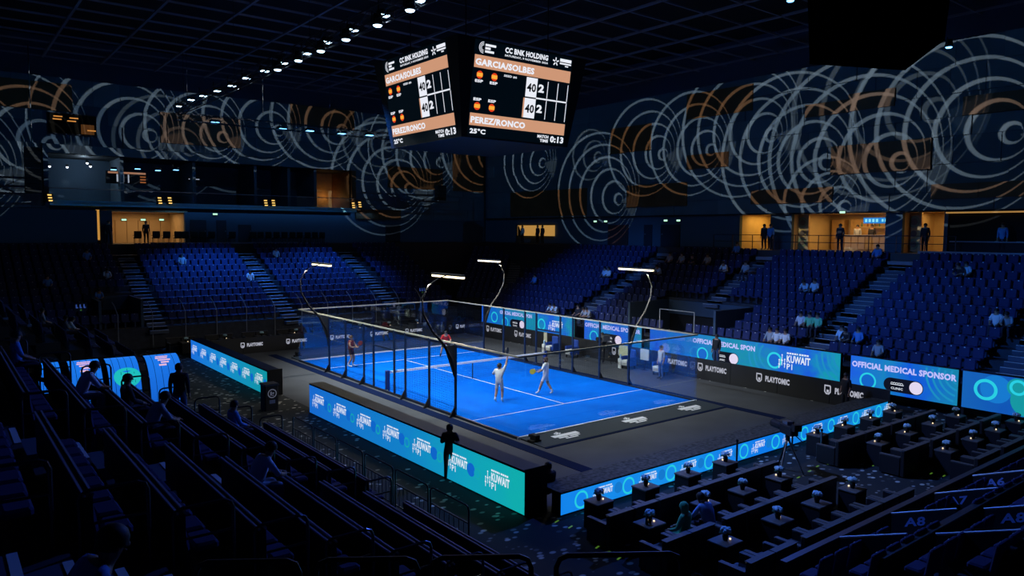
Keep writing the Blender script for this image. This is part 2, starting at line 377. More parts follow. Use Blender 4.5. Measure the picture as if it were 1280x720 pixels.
# sponsor mats before the two end walls
M_MAT = mat('dark_slate_mat', (.02, .032, .045), .8)
for y0, y1, lab in ((-11.45, -10.12, 'dark sloped sponsor mat with white logos before the near glass wall'), (10.12, 11.4, 'dark sponsor mat behind the far glass wall of the court')):
    t = thing('sponsor_mat', lab, 'mat', (0, (y0+y1)/2, .006))
    h = (y1-y0)/2; MB().add([(-5, -h, 0), (5.2, -h, 0), (5.2, h, 0), (-5, h, 0), (-5, -h, .03), (5.2, -h, .03), (5.2, h, .06), (-5, h, .06)], [(0, 3, 2, 1), (4, 5, 6, 7), (0, 1, 5, 4), (1, 2, 6, 5), (2, 3, 7, 6), (3, 0, 4, 7)]).build('mat_body', M_MAT, t)
    MB().box(-5, 5.2, -h-.12, -h, 0, .02).build('mat_edge', M_STRIP, t)
    if y0 < 0:
        for cx in (-3.35, .35, 3.75):
            mb = MB(); zz = lambda y: .03+.03*(y+h)/(2*h)+.003
            def q(xa, xb, ya, yb, s=0): mb.add([(cx+xa, ya, zz(ya)), (cx+xb, ya, zz(ya)), (cx+xb+s, yb, zz(yb)), (cx+xa+s, yb, zz(yb))], [(0, 1, 2, 3)])
            q(-.62, .62, -.05, .2); q(-.5, -.05, -.2, -.08); q(.02, .5, -.2, -.08); q(-.3, .3, -.34, -.25)
            q(-.28, -.2, .24, .42); q(-.15, -.07, .24, .5); q(-.34, 0, .3, .36)
            mb.build('sponsor_logo', M_PRINT2, t)

# cage
M_GLASS, nt, b, N, L = nodes_mat('court_glass')
nt.nodes.remove(b); out = nt.nodes['Material Output']
tr = N('ShaderNodeBsdfTransparent'); tr.inputs[0].default_value = (.95, .975, 1, 1); gl = N('ShaderNodeBsdfGlossy'); gl.inputs['Roughness'].default_value = .02; gl.inputs['Color'].default_value = (.8, .9, 1, 1)
ms = N('ShaderNodeMixShader'); ms.inputs[0].default_value = .07
L(tr.outputs[0], ms.inputs[1]); L(gl.outputs[0], ms.inputs[2]); L(ms.outputs[0], out.inputs[0])
cage = thing('padel_cage', 'padel court cage of clear glass panels, dark posts and pale top rail', 'enclosure', (0, 0, 0))
post = MB().box(-.04, .04, -.04, .04, 0, 3).mesh('post', M_NAVYM)
for sx in (-5.05, 5.05):
    for y in (-6, -4, -2, -1, 1, 2, 4, 6): link('post', post, cage, (sx, y, 0))
    s = 1 if sx > 0 else -1
    foot = MB()
    foot.add([(0, -.03, .05), (s*.3, -.03, .02), (0, -.03, .5), (0, .03, .05), (s*.3, .03, .02), (0, .03, .5)], [(0, 1, 2), (5, 4, 3), (0, 3, 4, 1), (1, 4, 5, 2), (2, 5, 3, 0)])
    fm = foot.mesh('post_brace', M_BLACK)
    for y in (-6, -4, -2, 2, 4, 6): link('post_brace', fm, cage, (sx, y, 0))
    MB().box(-.03, .03, -10.05, 10.05, 2.97, 3.03).build('top_rail', M_RAILA, cage, (sx, 0, 0))
    MB().box(-.05, .05, -10.05, 10.05, 0, .1).build('base_rail', M_DARKM, cage, (sx, 0, 0))
    MB().box(-.03, .03, -1, 1, 2.05, 2.13).build('gate_bar', M_NAVYM, cage, (sx, 0, 0))
    for y0, y1 in ((-10, -8), (-8, -6), (6, 8), (8, 10)):
        MB().box(-.006, .006, y0+.01, y1-.01, .1, 2.97).build('glass_panel', M_GLASS, cage, (sx, 0, 0))
    for y0, y1 in ((-6, -4), (-4, -2), (-2, -1), (1, 2), (2, 4), (4, 6)):
        mb = MB(); k = int((y1-y0)/.1)
        for i in range(1, k): mb.box(-.002, .002, y0+(y1-y0)*i/k-.0015, y0+(y1-y0)*i/k+.0015, .1, 2.97)
        for i in range(1, 29): mb.box(-.002, .002, y0, y1, .1+.1*i-.0015, .1+.1*i+.0015)
        mb.build('mesh_panel', M_BLACK, cage, (sx, 0, 0))
for sy in (-10.05, 10.05):
    MB().box(-5.08, 5.08, -.03, .03, 2.97, 3.03).build('top_rail', M_RAILA, cage, (0, sy, 0))
    MB().box(-5.08, 5.08, -.04, .04, 0, .09).build('base_rail', M_WHITE, cage, (0, sy, 0))
    for i in range(5):
        MB().box(-5+2*i+.01, -3+2*i-.01, -.006, .006, .03, 2.97).build('glass_panel', M_GLASS, cage, (0, sy, 0))
for sx in (-5.05, 5.05):
    for sy in (-10.05, 10.05): MB().box(-.02, .02, -.02, .02, 0, 3).build('corner_channel', M_GLASS, cage, (sx, sy, 0))
# net
net = thing('court_net', 'dark padel net with a white top band and blue end posts', 'net', (0, 0, .03))
for s in (-1, 1): MB().rbox(-.09, .09, -.09, .09, 0, .95, .02).build('net_post', mat('royal_post_paint', (.006, .03, .18), .4), net, (s*4.86, 0, 0))
mb = MB(); mb.rbox(-4.8, 4.8, -.02, .02, .8, .91, .006)
mb.build('net_tape', M_WHITE, net)
mb = MB()
for i in range(97): mb.box(-4.8+i*.1-.0015, -4.8+i*.1+.0015, -.002, .002, .02, .83)
for i in range(9): mb.box(-4.8, 4.8, -.002, .002, .02+i*.1, .023+i*.1)
mb.build('net_mesh', M_BLACK, net)
MB().box(-.025, .025, -.014, .014, 0, .9).build('centre_strap', M_BLACK, net)

# court lamps on curved masts
M_LAMP = mat('cream_lamp_tube', (.9, .85, .7), .4, 0, (1, .82, .5), 3.2)
M_MASTG = mat('olive_grey_mast', (.03, .03, .026), .7)
for sx in (-1, 1):
    for y in (-6, 6):
        lab = 'curved court lamp mast with lit cream bar, %s %s side' % ('near' if y < 0 else 'far', 'left' if sx < 0 else 'right')
        t = thing('court_lamp', lab, 'lamp', (sx*5.1, y, 0), 0 if sx > 0 else PI, 'curved court lamps')
        ps = [(.02, 0, 1.9), (.12, 0, 2.35), (.5, 0, 3.0), (1.05, 0, 3.6), (1.45, 0, 4.3), (1.5, 0, 4.9), (1.2, 0, 5.4), (.75, 0, 5.65), (.35, 0, 5.76)]
        MB().tube(ps, [.07, .07, .06, .05, .04, .032, .026, .022, .02], 8).build('mast', M_BLACK if sx < 0 else M_MASTG, t)
        MB().add([(.0, -.02, 1.6), (.5, -.02, 2.95), (.0, -.02, 2.95), (.0, .02, 1.6), (.5, .02, 2.95), (.0, .02, 2.95)], [(0, 1, 2), (5, 4, 3), (0, 3, 4, 1), (1, 4, 5, 2), (2, 5, 3, 0)]).build('gusset', M_MASTG, t)
        MB().rbox(.22, .42, -1.1, 1.1, 5.74, 5.82, .02).build('lamp_housing', M_BLACK, t)
        MB().box(.25, .39, -1.08, 1.08, 5.66, 5.74).build('lamp_tube', M_LAMP, t)
        area('court_lamp_light', (sx*5.35, y, 5.62), (sx*4.2, y, 0), 200, (1, .95, .86), .14, 2.1)
# ================================================================== LED BOARDS
def led_mat(key, stops, vert=False, scale=.12, dark=1):
    m, nt, b, N, L = nodes_mat(key)
    tc = N('ShaderNodeTexCoord'); sp = N('ShaderNodeSeparateXYZ'); L(tc.outputs['Generated'], sp.inputs[0])
    ns = N('ShaderNodeTexNoise'); ns.inputs['Scale'].default_value = 1.3; L(tc.outputs['Object'], ns.inputs['Vector'])
    a = N('ShaderNodeMath'); a.operation = 'MULTIPLY_ADD'; L(ns.outputs['Fac'], a.inputs[0]); a.inputs[1].default_value = scale; L(sp.outputs['Z' if vert else 'X'], a.inputs[2])
    s2 = N('ShaderNodeMath'); s2.operation = 'SUBTRACT'; L(a.outputs[0], s2.inputs[0]); s2.inputs[1].default_value = scale*.5
    r = N('ShaderNodeValToRGB'); e = r.color_ramp.elements
    for i, (p, c) in enumerate(stops):
        el = e[i] if i < 2 else e.new(p)
        el.position = p; el.color = (*lin(*c), 1)
    L(s2.outputs[0], r.inputs[0]); L(r.outputs[0], b.inputs['Emission Color']); b.inputs['Emission Strength'].default_value = dark
    b.inputs['Base Color'].default_value = (.01, .01, .01, 1); b.inputs['Roughness'].default_value = .4
    return m
M_RINGC = glow('cyan_led_ring', (40, 205, 225)); M_RINGT = glow('teal_led_ring', (20, 165, 175)); M_SPH = glow('deep_blue_led_disc', (14, 100, 200)); M_SPH2 = glow('mid_blue_led_disc', (20, 120, 205))
M_GREEN = glow('green_led_disc', (20, 150, 160)); M_WDISC = glow('pale_led_disc', (225, 215, 240)); M_PILL = glow('black_led_pill', (8, 10, 24))
def kuwait(parent, x, z, h, mt, y=-.006, circle=True, y2=-.004):
    """event logo of height h, left edge at x: stick figures, a thin line of type, KUWAIT over P1"""
    mb = MB()
    for i, (dx, dz, s) in enumerate(((0, 0, .8), (.17, .18, 1), (.34, .06, .8))):
        bx_ = x+dx*h; hh = .55*h*s
        mb.rect(bx_-.02*h, bx_+.02*h, z+dz*h, z+dz*h+hh, y); mb.rect(bx_-.06*h, bx_+.06*h, z+dz*h+hh*.45, z+dz*h+hh*.58, y); mb.disc(bx_, z+dz*h+hh*1.08, .045*h, y, 8)
    for i in range(9): mb.rect(x+.46*h+i*.15*h, x+.58*h+i*.15*h+(.0 if i != 4 else -.05*h), z+.87*h, z+.96*h, y)
    put_text(mb, 'KUWAIT', x+.46*h, z+.38*h, 1.42*h, .42*h, y, .035); put_text(mb, 'P1', x+.48*h, z, .34*h, .32*h, y, .02)
    mb.build('event_logo', mt, parent)
def frame_board(t, Lh, z0, z1, depth, face, ends=True, body=None):
    MB().box(-Lh, Lh, .0, depth, z0, z1).build('cabinet', body or M_BLACK, t)
    f = MB().rect(-Lh+.01, Lh-.01, z0+.03, z1-.03, -.002).build('led_face', face, t); return f
# near left board: seven logos
FL1 = led_mat('led_blue_to_teal', [(0, (22, 104, 205)), (1, (16, 172, 172)), (.55, (18, 128, 200)), (.8, (16, 158, 188))])
t = thing('led_board', 'long blue to teal advertising board repeating KUWAIT P1, in front of the standing man', 'led board', (-9.45, -8.83, 0), -PI/2, 'perimeter advertising boards')
Lh = 7.02; frame_board(t, Lh, 0, 1.2, .55, FL1)
MB().box(-Lh, Lh, 0, .6, 1.2, 1.23).build('top_cover', mat('taupe_board_cover', (.075, .07, .062), .8), t)
MB().box(Lh-.02, Lh+.02, 0, .75, 0, 1.26).build('end_panel', M_BLACK, t)
mb = MB()
for i in range(7):
    x = -Lh+.25+i*(2*Lh-.1)/7; kuwait(t, x+.1, .34, .58, M_PRINT)
for nm, dx, mt_, r0, r1 in (('glow_ring', -.3, M_RINGT, .12, .17), ('blue_disc', -.62, M_SPH, 0, .2)):
    for i in range(1, 7):
        x = -Lh+.25+i*(2*Lh-.1)/7+dx
        (MB().ring(x, .58, r0, r1, -.004, 20) if r0 else MB().disc(x, .62, r1, -.004, 20)).build(nm, mt_, t)
# far left board
FL2 = led_mat('led_blue_to_green_far', [(0, (26, 110, 220)), (1, (14, 150, 160)), (.5, (22, 138, 205))])
t = thing('led_board', 'shorter teal advertising board repeating KUWAIT P1, further along the left edge beside the litter bin', 'led board', (-9.75, 8.4, 0), -PI/2, 'perimeter advertising boards')
Lh = 6.2; frame_board(t, Lh, 0, 1.15, .55, FL2)
MB().box(-Lh, Lh, 0, .6, 1.15, 1.18).build('top_cover', M_STRIP, t); MB().box(Lh-.02, Lh+.02, 0, .7, 0, 1.2).build('end_panel', M_BLACK, t)
for i in range(7): kuwait(t, -Lh+.2+i*(2*Lh-.05)/7, .34, .56, M_PRINT)
for i in range(7): MB().disc(-Lh+1.55+i*(2*Lh-.05)/7, .55, .2, -.004, 16).build('blue_disc', M_SPH, t)
# front board
FL3 = led_mat('led_bright_blue', [(0, (18, 130, 235)), (1, (20, 140, 215)), (.5, (14, 120, 232)), (.25, (24, 142, 232))], scale=.35)
t = thing('led_board', 'low bright blue advertising board with teal rings along the VIP tables', 'led board', (.35, -16.42, 0), 0, 'perimeter advertising boards')
Lh = 9.05; frame_board(t, Lh, 0, .62, .35, FL3)
MB().box(-Lh, Lh, -.02, .9, .62, .645).build('top_cover', mat('speckled_board_cover', (.06, .058, .05), .9, noise=.8, nscale=9), t)
for i in range(10):
    x = -Lh+.75+i*1.84
    mb = MB().ring(x, .3, .19, .25, -.004, 24); mb.build('glow_ring', M_RINGC, t)
    kuwait(t, x+.45, .12, .4, M_PRINT)
    if i < 9: MB().disc(x+1.42, .33, .16, -.004, 20).build('blue_disc', M_SPH2, t)

# shield mark + PLAYTOMIC wall boards
def playtomic(parent, x, z, w, y=-.006, mt=None):
    mb = MB(); h = w*.16; s = h*1.3
    pts = [(0, 1), (.9, 1), (1, .85), (1, .25), (.72, 0), (.28, 0), (0, .25)]
    for i in range(len(pts)):
        (a, b_), (c, d) = pts[i], pts[(i+1) % len(pts)]
        f = lambda p, q_: (x+(.5+(p-.5)*.68)*s*.85, y, z-.25*h+(.5+(q_-.5)*.72)*s*1.15)
        mb.add([(x+a*s*.85, y, z-.25*h+b_*s*1.15), (x+c*s*.85, y, z-.25*h+d*s*1.15), f(c, d), f(a, b_)], [(0, 1, 2, 3)])
    mb.rect(x+.3*s, x+.6*s, z+.05*h, z+.5*h, y)
    put_text(mb, 'PLAYTOMIC', x+s*1.35, z, w-s*1.35, h, y, .05)
    mb.build('sponsor_logo', mt or M_PT, parent)
M_PT = glow('white_emissive_letters', (172, 174, 188))  # PLAYTOMIC letters carry their own white emission
M_PTW = mat('matt_black_board', (.008, .008, .009), .6)
t = thing('sponsor_wall', 'long low black sponsor wall lettered PLAYTOMIC along the right side of the court', 'wall board', (9.5, -.95, 0), -PI/2, 'black sponsor walls')
nb = 12; pan = MB().box(-1.28, 1.28, 0, .1, 0, 1.05).mesh('board_panel', M_PTW)
for i in range(nb): link('board_panel', pan, t, (-14.2+i*2.58, 0, 0))
for p in ((608, 414), (643, 422), (765, 437), (826, 448), (872, 463), (945, 479), (1030, 493)):
    q = atx(*p, 9.49); playtomic(t, -(q.y+.95), .48 if p[0] > 850 else .5, 1.75)
t = thing('sponsor_wall', 'low black sponsor wall lettered PLAYTOMIC behind the far end of the court', 'wall board', (0, 14.55, 0), 0, 'black sponsor walls')
for i in range(7): link('board_panel', MB().box(-1.34, 1.34, 0, .1, 0, .98).mesh('board_panel', M_PTW) if i == 0 else t.children[0].data, t, (-8.1+i*2.7, 0, 0))
for px, py in ((301, 436.5), (358, 431), (413, 425), (463, 420), (507, 415.5), (570, 410)):
    q = aty(px, py, 14.54); playtomic(t, q.x, .42, 1.35)

# big sponsor screens behind the right wall board
FS = {'a': led_mat('led_sponsor_a', [(0, (16, 90, 215)), (1, (16, 150, 175)), (.55, (14, 140, 170)), (.8, (20, 90, 215))], scale=.5),
      'b': led_mat('led_sponsor_b', [(0, (24, 96, 220)), (1, (18, 130, 170)), (.35, (20, 130, 190)), (.6, (12, 84, 215))], scale=.5),
      'c': led_mat('led_sponsor_c', [(0, (18, 96, 180)), (1, (16, 130, 175)), (.5, (14, 84, 180))], scale=.7)}
XS = 11.0; ZS0, ZS1 = .55, 2.06
def screen(px0, px1, lab, face):
    a, b_ = atx(px0, 430, XS).y, atx(px1, 430, XS).y
    t = thing('sponsor_screen', lab, 'screen', (XS, (a+b_)/2, 0), -PI/2, 'sponsor screens')
    h = abs(a-b_)/2; MB().box(-h, h, .0, .18, ZS0, ZS1).box(-h, -h+.1, .05, .15, 0, ZS0).box(h-.1, h, .05, .15, 0, ZS0).build('cabinet', M_BLACK, t)
    MB().rect(-h+.02, h-.02, ZS0+.02, ZS1-.02, -.002).build('led_face', FS[face], t)
    loc = lambda px, py: (-(atx(px, py, XS).y-(a+b_)/2), atx(px, py, XS).z)
    return t, h, loc
def swirls(t, cx, cz, n, r0, dr, h, mt, a0=PI*.5, a1=PI*1.5):
    for i in range(n):
        mb = MB(); r = r0+i*dr
        st = 26
        for k in range(st):
            u, v = a0+(a1-a0)*k/st, a0+(a1-a0)*(k+1)/st
            P = [(cx+rr*math.cos(a), cz+rr*math.sin(a)) for rr, a in ((r, u), (r+dr*.35, u), (r+dr*.35, v), (r, v))]
            if all(-h+.03 < p[0] < h-.03 and ZS0+.03 < p[1] < ZS1-.03 for p in P): mb.add([(p[0], -.004, p[1]) for p in P], [(0, 1, 2, 3)])
        if mb.f: mb.build('swirl_ring', mt, t)
M_SW = glow('teal_swirl', (24, 140, 190))
def medical(t, x0, x1, sc_=1, short=False):
    w_ = x1-x0; mb = MB(); s = 'OFFICIAL MEDICAL SPON' if short else 'OFFICIAL MEDICAL SPONSOR'
    put_text(mb, s, x0, ZS0+1.0, w_, .27, -.006, .045); mb.build('lettering', glow('lilac_led_letters', (190, 190, 250)), t)
    cx = x0+w_*.17; MB().disc(cx, ZS0+.45, .36, -.004).build('blue_disc', M_SPH, t); MB().ring(cx, ZS0+.45, .29, .37, -.006).build('glow_ring', M_RINGC, t)
    px_ = x0+w_*.33; mb = MB().rect(px_+.3, px_+1.35, ZS0+.16, ZS0+.76, -.004).disc(px_+.3, ZS0+.46, .3, -.004).disc(px_+1.35, ZS0+.46, .3, -.004)
    mb.build('toggle_pill', M_PILL, t); MB().disc(px_+1.35, ZS0+.46, .27, -.006).build('toggle_knob', M_WDISC, t)
    mb = MB(); put_text(mb, 'CLINIC', px_+.32, ZS0+.27, .5, .1, -.006, .02)
    for i in range(5): mb.ring(px_+.36+i*.1, ZS0+.52, .04, .06, -.006, 8, 0, PI)
    mb.rect(px_+.3, px_+.85, ZS0+.47, ZS0+.5, -.006).build('clinic_mark', M_PRINT, t)
t, h, lc = screen(602, 718, 'farthest sponsor screen in the back corner with the medical sponsor text and KUWAIT P1', 'a')
medical(t, lc(625, 392)[0], lc(665, 392)[0], short=True); kuwait(t, lc(686, 405)[0], ZS0+.35, .75, M_PRINT)
for px in (618, 677): MB().ring(lc(px, 395)[0], ZS0+.7, .3, .4, -.004).build('glow_ring', M_RINGC, t)
t, h, lc = screen(730, 802, 'short sponsor screen reading OFFICIAL MEDICAL SPONSOR behind the player benches', 'b')
medical(t, -h+.08, h-.1)
t, h, lc = screen(812, 1052, 'long sponsor screen with the medical text, KUWAIT P1 and a man standing before it', 'a')
medical(t, lc(866, 430)[0], lc(944, 430)[0], short=True); kuwait(t, lc(974, 455)[0], ZS0+.38, .86, M_PRINT)
MB().disc(lc(968, 450)[0], ZS0+.72, .4, -.004).build('blue_disc', M_SPH, t); MB().ring(lc(968, 450)[0], ZS0+.72, .31, .41, -.005).build('glow_ring', M_RINGC, t)
swirls(t, h+.3, ZS0+1.3, 4, .6, .28, h, M_SW); swirls(t, lc(955, 440)[0]+.4, ZS0+.9, 3, .6, .3, h, M_SW)
t, h, lc = screen(1064, 1201, 'sponsor screen reading OFFICIAL MEDICAL SPONSOR in full, nearest large lettering', 'b')
medical(t, -h+.08, h-.08); swirls(t, h+.1, ZS0+1.25, 5, .35, .24, h, M_SW)
t, h, lc = screen(1205, 1330, 'nearest sponsor screen with overlapping blue circles and no lettering', 'c')
for px, py, r, mt_, ri in ((1232, 487, .42, M_RINGC, .3), (1245, 483, .55, M_SPH2, 0), (1272, 485, .36, M_GREEN, 0), (1273, 485, .3, M_RINGC, .2), (1285, 508, .6, M_GREEN, 0)):
    a_ = lc(px, py); z_ = min(max(a_[1], ZS0+r+.03), ZS1-r-.03); (MB().ring(a_[0], z_, ri, r, -.004-.001*px/1200) if ri else MB().disc(a_[0], z_, r, -.003-.001*px/1300)).build('blue_circle', mt_, t)

# curved LED canopies beside the left stand
FC = led_mat('led_canopy_blue', [(0, (18, 96, 205)), (1, (26, 120, 235))], vert=True, scale=.3)
def canopy(x0, x1, y0, lab, logo, ringx=None):
    t = thing('led_canopy', lab, 'screen', ((x0+x1)/2, y0, 0), 0, 'curved entrance screens')
    h = (x1-x0)/2; n = 9; P = [(-1.45*math.cos(a)+1.45, 1.95*math.sin(a)) for a in [PI/2*i/n for i in range(n+1)]]
    mb = MB(); vs = []; fs = []
    for o_ in (0, .1):
        for x in (-h, h): vs += [(x, p[0]+o_, p[1]-(.0 if o_ == 0 else .06*(p[1] > .3))) for p in P]
    k = n+1
    for i in range(n): fs.append((i, k+i, k+i+1, i+1)); fs.append((2*k+i+1, 3*k+i+1, 3*k+i, 2*k+i)); fs.append((i+1, 2*k+i+1, 2*k+i, i)); fs.append((k+i, 3*k+i, 3*k+i+1, k+i+1))
    fs.append((n, k+n, 3*k+n, 2*k+n)); fs.append((0, 2*k, 3*k, k))
    mb.add(vs, fs).build('curved_shell', M_BLACK, t)
    mb = MB(); mb.sm = True
    for i in range(n): mb.add([(-h+.03, P[i][0]-.012, P[i][1]+.006), (h-.03, P[i][0]-.012, P[i][1]+.006), (h-.03, P[i+1][0]-.012, P[i+1][1]+.01), (-h+.03, P[i+1][0]-.012, P[i+1][1]+.01)], [(0, 1, 2, 3)])
    mb.build('led_skin', FC, t)
    def on(x, s):   # point on the skin, s = 0 base .. 1 top
        a = PI/2*s; return (x, -1.45*math.cos(a)+1.45-.02, 1.95*math.sin(a)+.014)
    for j in range(1, 5):
        x = -h+2*h*j/5; seams = MB()
        for i in range(8): a, b_ = on(x, i/8), on(x, (i+1)/8); seams.add([(a[0]-.008, *a[1:]), (a[0]+.008, *a[1:]), (b_[0]+.008, *b_[1:]), (b_[0]-.008, *b_[1:])], [(0, 1, 2, 3)])
        seams.build('panel_seam', M_DARKM, t)
    if logo:
        mb = MB()
        for i, (xa, xb) in enumerate(((-.25, .25), (-.28, .2), (-.2, .3), (-.1, .22), (-.2, .1))):
            s0 = .84-.06*i; mb.add([on(xa, s0), on(xb, s0), on(xb, s0+.035), on(xa, s0+.035)], [(0, 1, 2, 3)])
        mb.build('event_logo', glow('pink_white_led', (235, 190, 215)), t)
    if ringx is not None:
        mb = MB()
        for k_ in range(24):
            q = [on(ringx+rr*math.cos(a), .45+.32*rr*math.sin(a)) for rr, a in ((0.001, 2*PI*k_/24), (.52, 2*PI*k_/24), (.52, 2*PI*(k_+1)/24), (.001, 2*PI*(k_+1)/24))]
            mb.add(q, [(0, 1, 2, 3)])
        mb.build('green_glow', glow('aqua_led', (30, 190, 190)), t)
canopy(-14.35, -12.95, 3.3, 'curved blue entrance screen behind the man standing in the left stand', True)
canopy(-15.85, -14.6, 3.45, 'curved blue entrance screen with a green circle, second from the litter bin', False, .1)
canopy(-17.2, -16.0, 3.6, 'curved blue entrance screen behind the seated man in white, third from the litter bin', True)
canopy(-18.3, -17.45, 3.7, 'leftmost small piece of curved blue entrance screen', False)
# ================================================================== STANDS
M_SEAT = mat('blue_seat_fabric', (.014, .024, .105), .8, noise=.15, nscale=5); M_SEATS = mat('blue_seat_shell', (.01, .022, .07), .5); M_NUM = mat('seat_number_plate', (.6, .6, .62), .4)
def seat_mb(mb, M=None):
    """folding seat facing -y: pedestal, tipped-up pan, rounded back, number plate"""
    I = M if M is not None else Matrix.Identity(4)
    mb.mi = 1; mb.box(-.05, .05, -.02, .08, 0, .4, I)
    mb.mi = 0; mb.rbox(-.225, .225, -.3, -.02, .38, .46, .03, I @ Matrix.Translation((0, 0, 0)))
    T = I @ Matrix.Translation((0, .02, .42)) @ Matrix.Rotation(-.16, 4, 'X'); mb.rbox(-.225, .225, 0, .09, 0, .47, .03, T)
    mb.mi = 2; mb.box(-.025, .025, -.008, 0, .4, .44, T); mb.mi = 0
    return mb
SEAT_ME = seat_mb(MB()).mesh('stadium_seat', [M_SEAT, M_SEATS, M_NUM])
step_me = MB(); step_me.box(-.55, .55, 0, .43, 0, .2); step_me.mi = 1; step_me.box(-.54, .54, -.02, .07, .2, .212); STEP_ME = step_me.mesh('stair_step', [M_TREAD, M_NOSE])
def near_a(aisles, u):
    b_ = [a for a in aisles if a < u]; return max(b_) if b_ else 0
def stand(name, org, rz, length, rows, z0, tread, rise, aisles, holes=(), seat_ok=lambda r, u: True, indiv=None, stuff_label=None, seat_label=None, group=None, back=1.0, aw=1.25):
    """terrace: local x along the rows, local y up the slope (away from the court)"""
    t = struct(link(name, None, None, org, rz))
    solid = MB()
    for r in range(rows):
        z = z0+rise*r; y0 = tread*r; y1 = tread*(r+1) if r < rows-1 else tread*rows+back
        cuts = [0]+sorted([h[2*k] if False else h[k] for h in holes for k in (0, 1) if h[2] <= r <= h[3]])+[length]
        for i in range(0, len(cuts)-1, 2): solid.box(cuts[i], cuts[i+1], y0, y1, 0 if r == 0 else z-rise-.05, z)
    solid.build('terrace', M_CONC, t)
    for a in aisles:
        for r in range(rows):
            for k in (0, 1):
                if any(h[0]-.3 < a < h[1]+.3 and h[2] <= r <= h[3] for h in holes): continue
                link('stair_step', STEP_ME, t, (a, tread*r+(tread/2)*k-.43, z0+rise*r-.2+(rise/2)*(k-1)+.002))
    stuff = MB(); T0 = Matrix.Translation(org) @ Matrix.Rotation(rz, 4, 'Z'); n = 0
    for r in range(rows):
        u = .35
        while u < length-.2:
            if not any(abs(u-a) < aw/2+.28 for a in aisles) and not any(h[0]-.28 < u < h[1]+.28 and h[2] <= r <= h[3] for h in holes) and seat_ok(r, u):
                p = Vector((u, tread*r+tread*.62, z0+rise*r))
                if indiv and indiv(r, u) and n < 150 and in_view(T0 @ (p+Vector((0, 0, .5)))):
                    o = link('stadium_seat', SEAT_ME, None, T0 @ p, rz); tag(o, seat_label % (ords[r], ords[max(0, int((u-near_a(aisles, u))/.55-.6))]), 'seat', group); n += 1
                else: seat_mb(stuff, Matrix.Translation(p))
            u += .55
    if stuff.f:
        o = stuff.build('stadium_seats', [M_SEAT, M_SEATS, M_NUM], None, org, rz); tag(o, stuff_label, 'seats'); o['kind'] = 'stuff'
    return t
TR, RI = .86, .387
# right stand: faces -x, rows along y. local x = world -y -> rz=-90deg, local y = world +x
ysp = 17.5
A = [ysp-v for v in (6.4, -2.2, -10.9, -19.5)]
stand('stand_right', (12.5, ysp, 0), -PI/2, 45, 12, 1.35, TR, RI, A, holes=[(ysp-1.4, ysp+5.2, 1, 4)], indiv=lambda r, u: ysp-u < -11.4 and ysp-u > -25,
      stuff_label='blocks of blue folding seats in the right-hand stand beyond the middle stairs', seat_label='blue seat in the nearest right block, %s row up, %s from the stairs', group='blue seats of the nearest right block', back=1.0)
# back stand: faces -y
xs0 = -19.0
A = [v-xs0 for v in (-10.3, -1.55, 7.0)]
stand('stand_back', (xs0, 20, 0), 0, 31.5, 12, 1.35, TR, RI, A, holes=[(xs0*-1-13.4, -xs0-11.1, 1, 4)], stuff_label='blue folding seats filling the stand behind the far end of the court', back=1.0)
# corner stand, turned to face the centre
stand('stand_corner', (14.6, 23.6, 0), -PI/4, 9.0, 11, 1.35, TR, RI, [4.6], stuff_label='dark blue folding seats in the shaded far right corner block', back=.8)
# left stand: faces +x. local y = world -x, local x = world +y -> rz=+90
yl = -27.5
A = [v-yl for v in (-16.7, -22.9)]
stand('stand_left', (-13.3, yl, 0), PI/2, 18.3, 11, 1.0, .9, .4, A, indiv=lambda r, u: -16 < yl+u < -10, seat_ok=lambda r, u: yl+u > -22.4, stuff_label='dark seats at the far end of the left stand before the curved screens',
      seat_label='dark seat in the left stand middle block, %s row up, %s from the stairs', group='dark seats of the left stand', back=1.4)
stand('stand_left_far', (-13.6, 6.5, 0), PI/2, 11, 11, 1.0, .9, .4, [5.5], stuff_label='dark seats of the far left stand beyond the curved screens', back=1.4)
# near stand: faces +y, rows along x
xn = 15
A = [4.0, 12, 20]
stand('stand_front', (xn, -22.9, 0), PI, 24, 8, .55, .95, .42, A, stuff_label='dark seats of the near right stand behind the lettered partitions', back=2)
# concourse slabs behind the stands
M_CONCF = mat('concourse_floor', (.05, .05, .055), .6)
struct(MB().box(22.75, 33, -44, 31.2, ZF-.45, ZF).box(22.75, 22.95, -44, 31.2, 0, ZF-.45).build('floor_concourse_right', M_CONCF))
struct(MB().box(-28, 33, 31.2, 40, ZF-.45, ZF).box(-28, 33, 31.2, 31.4, 0, ZF-.45).build('floor_concourse_back', M_CONCF))
# lit blue edge of the concourse parapets
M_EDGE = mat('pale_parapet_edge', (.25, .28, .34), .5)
struct(MB().box(22.7, 22.9, -30, -11.6, ZF, ZF+.16).build('trim_1', M_EDGE)); struct(MB().box(-8.2, 3.5, 31.1, 31.3, ZF, ZF+.12).build('trim_2', M_EDGE))
# stair landings with the pale top nosing
for (y_) in (6.4, -2.2, -10.9): struct(MB().box(22.1, 22.7, y_-.7, y_+.7, 5.75, 5.95).build('trim_3', M_EDGE))
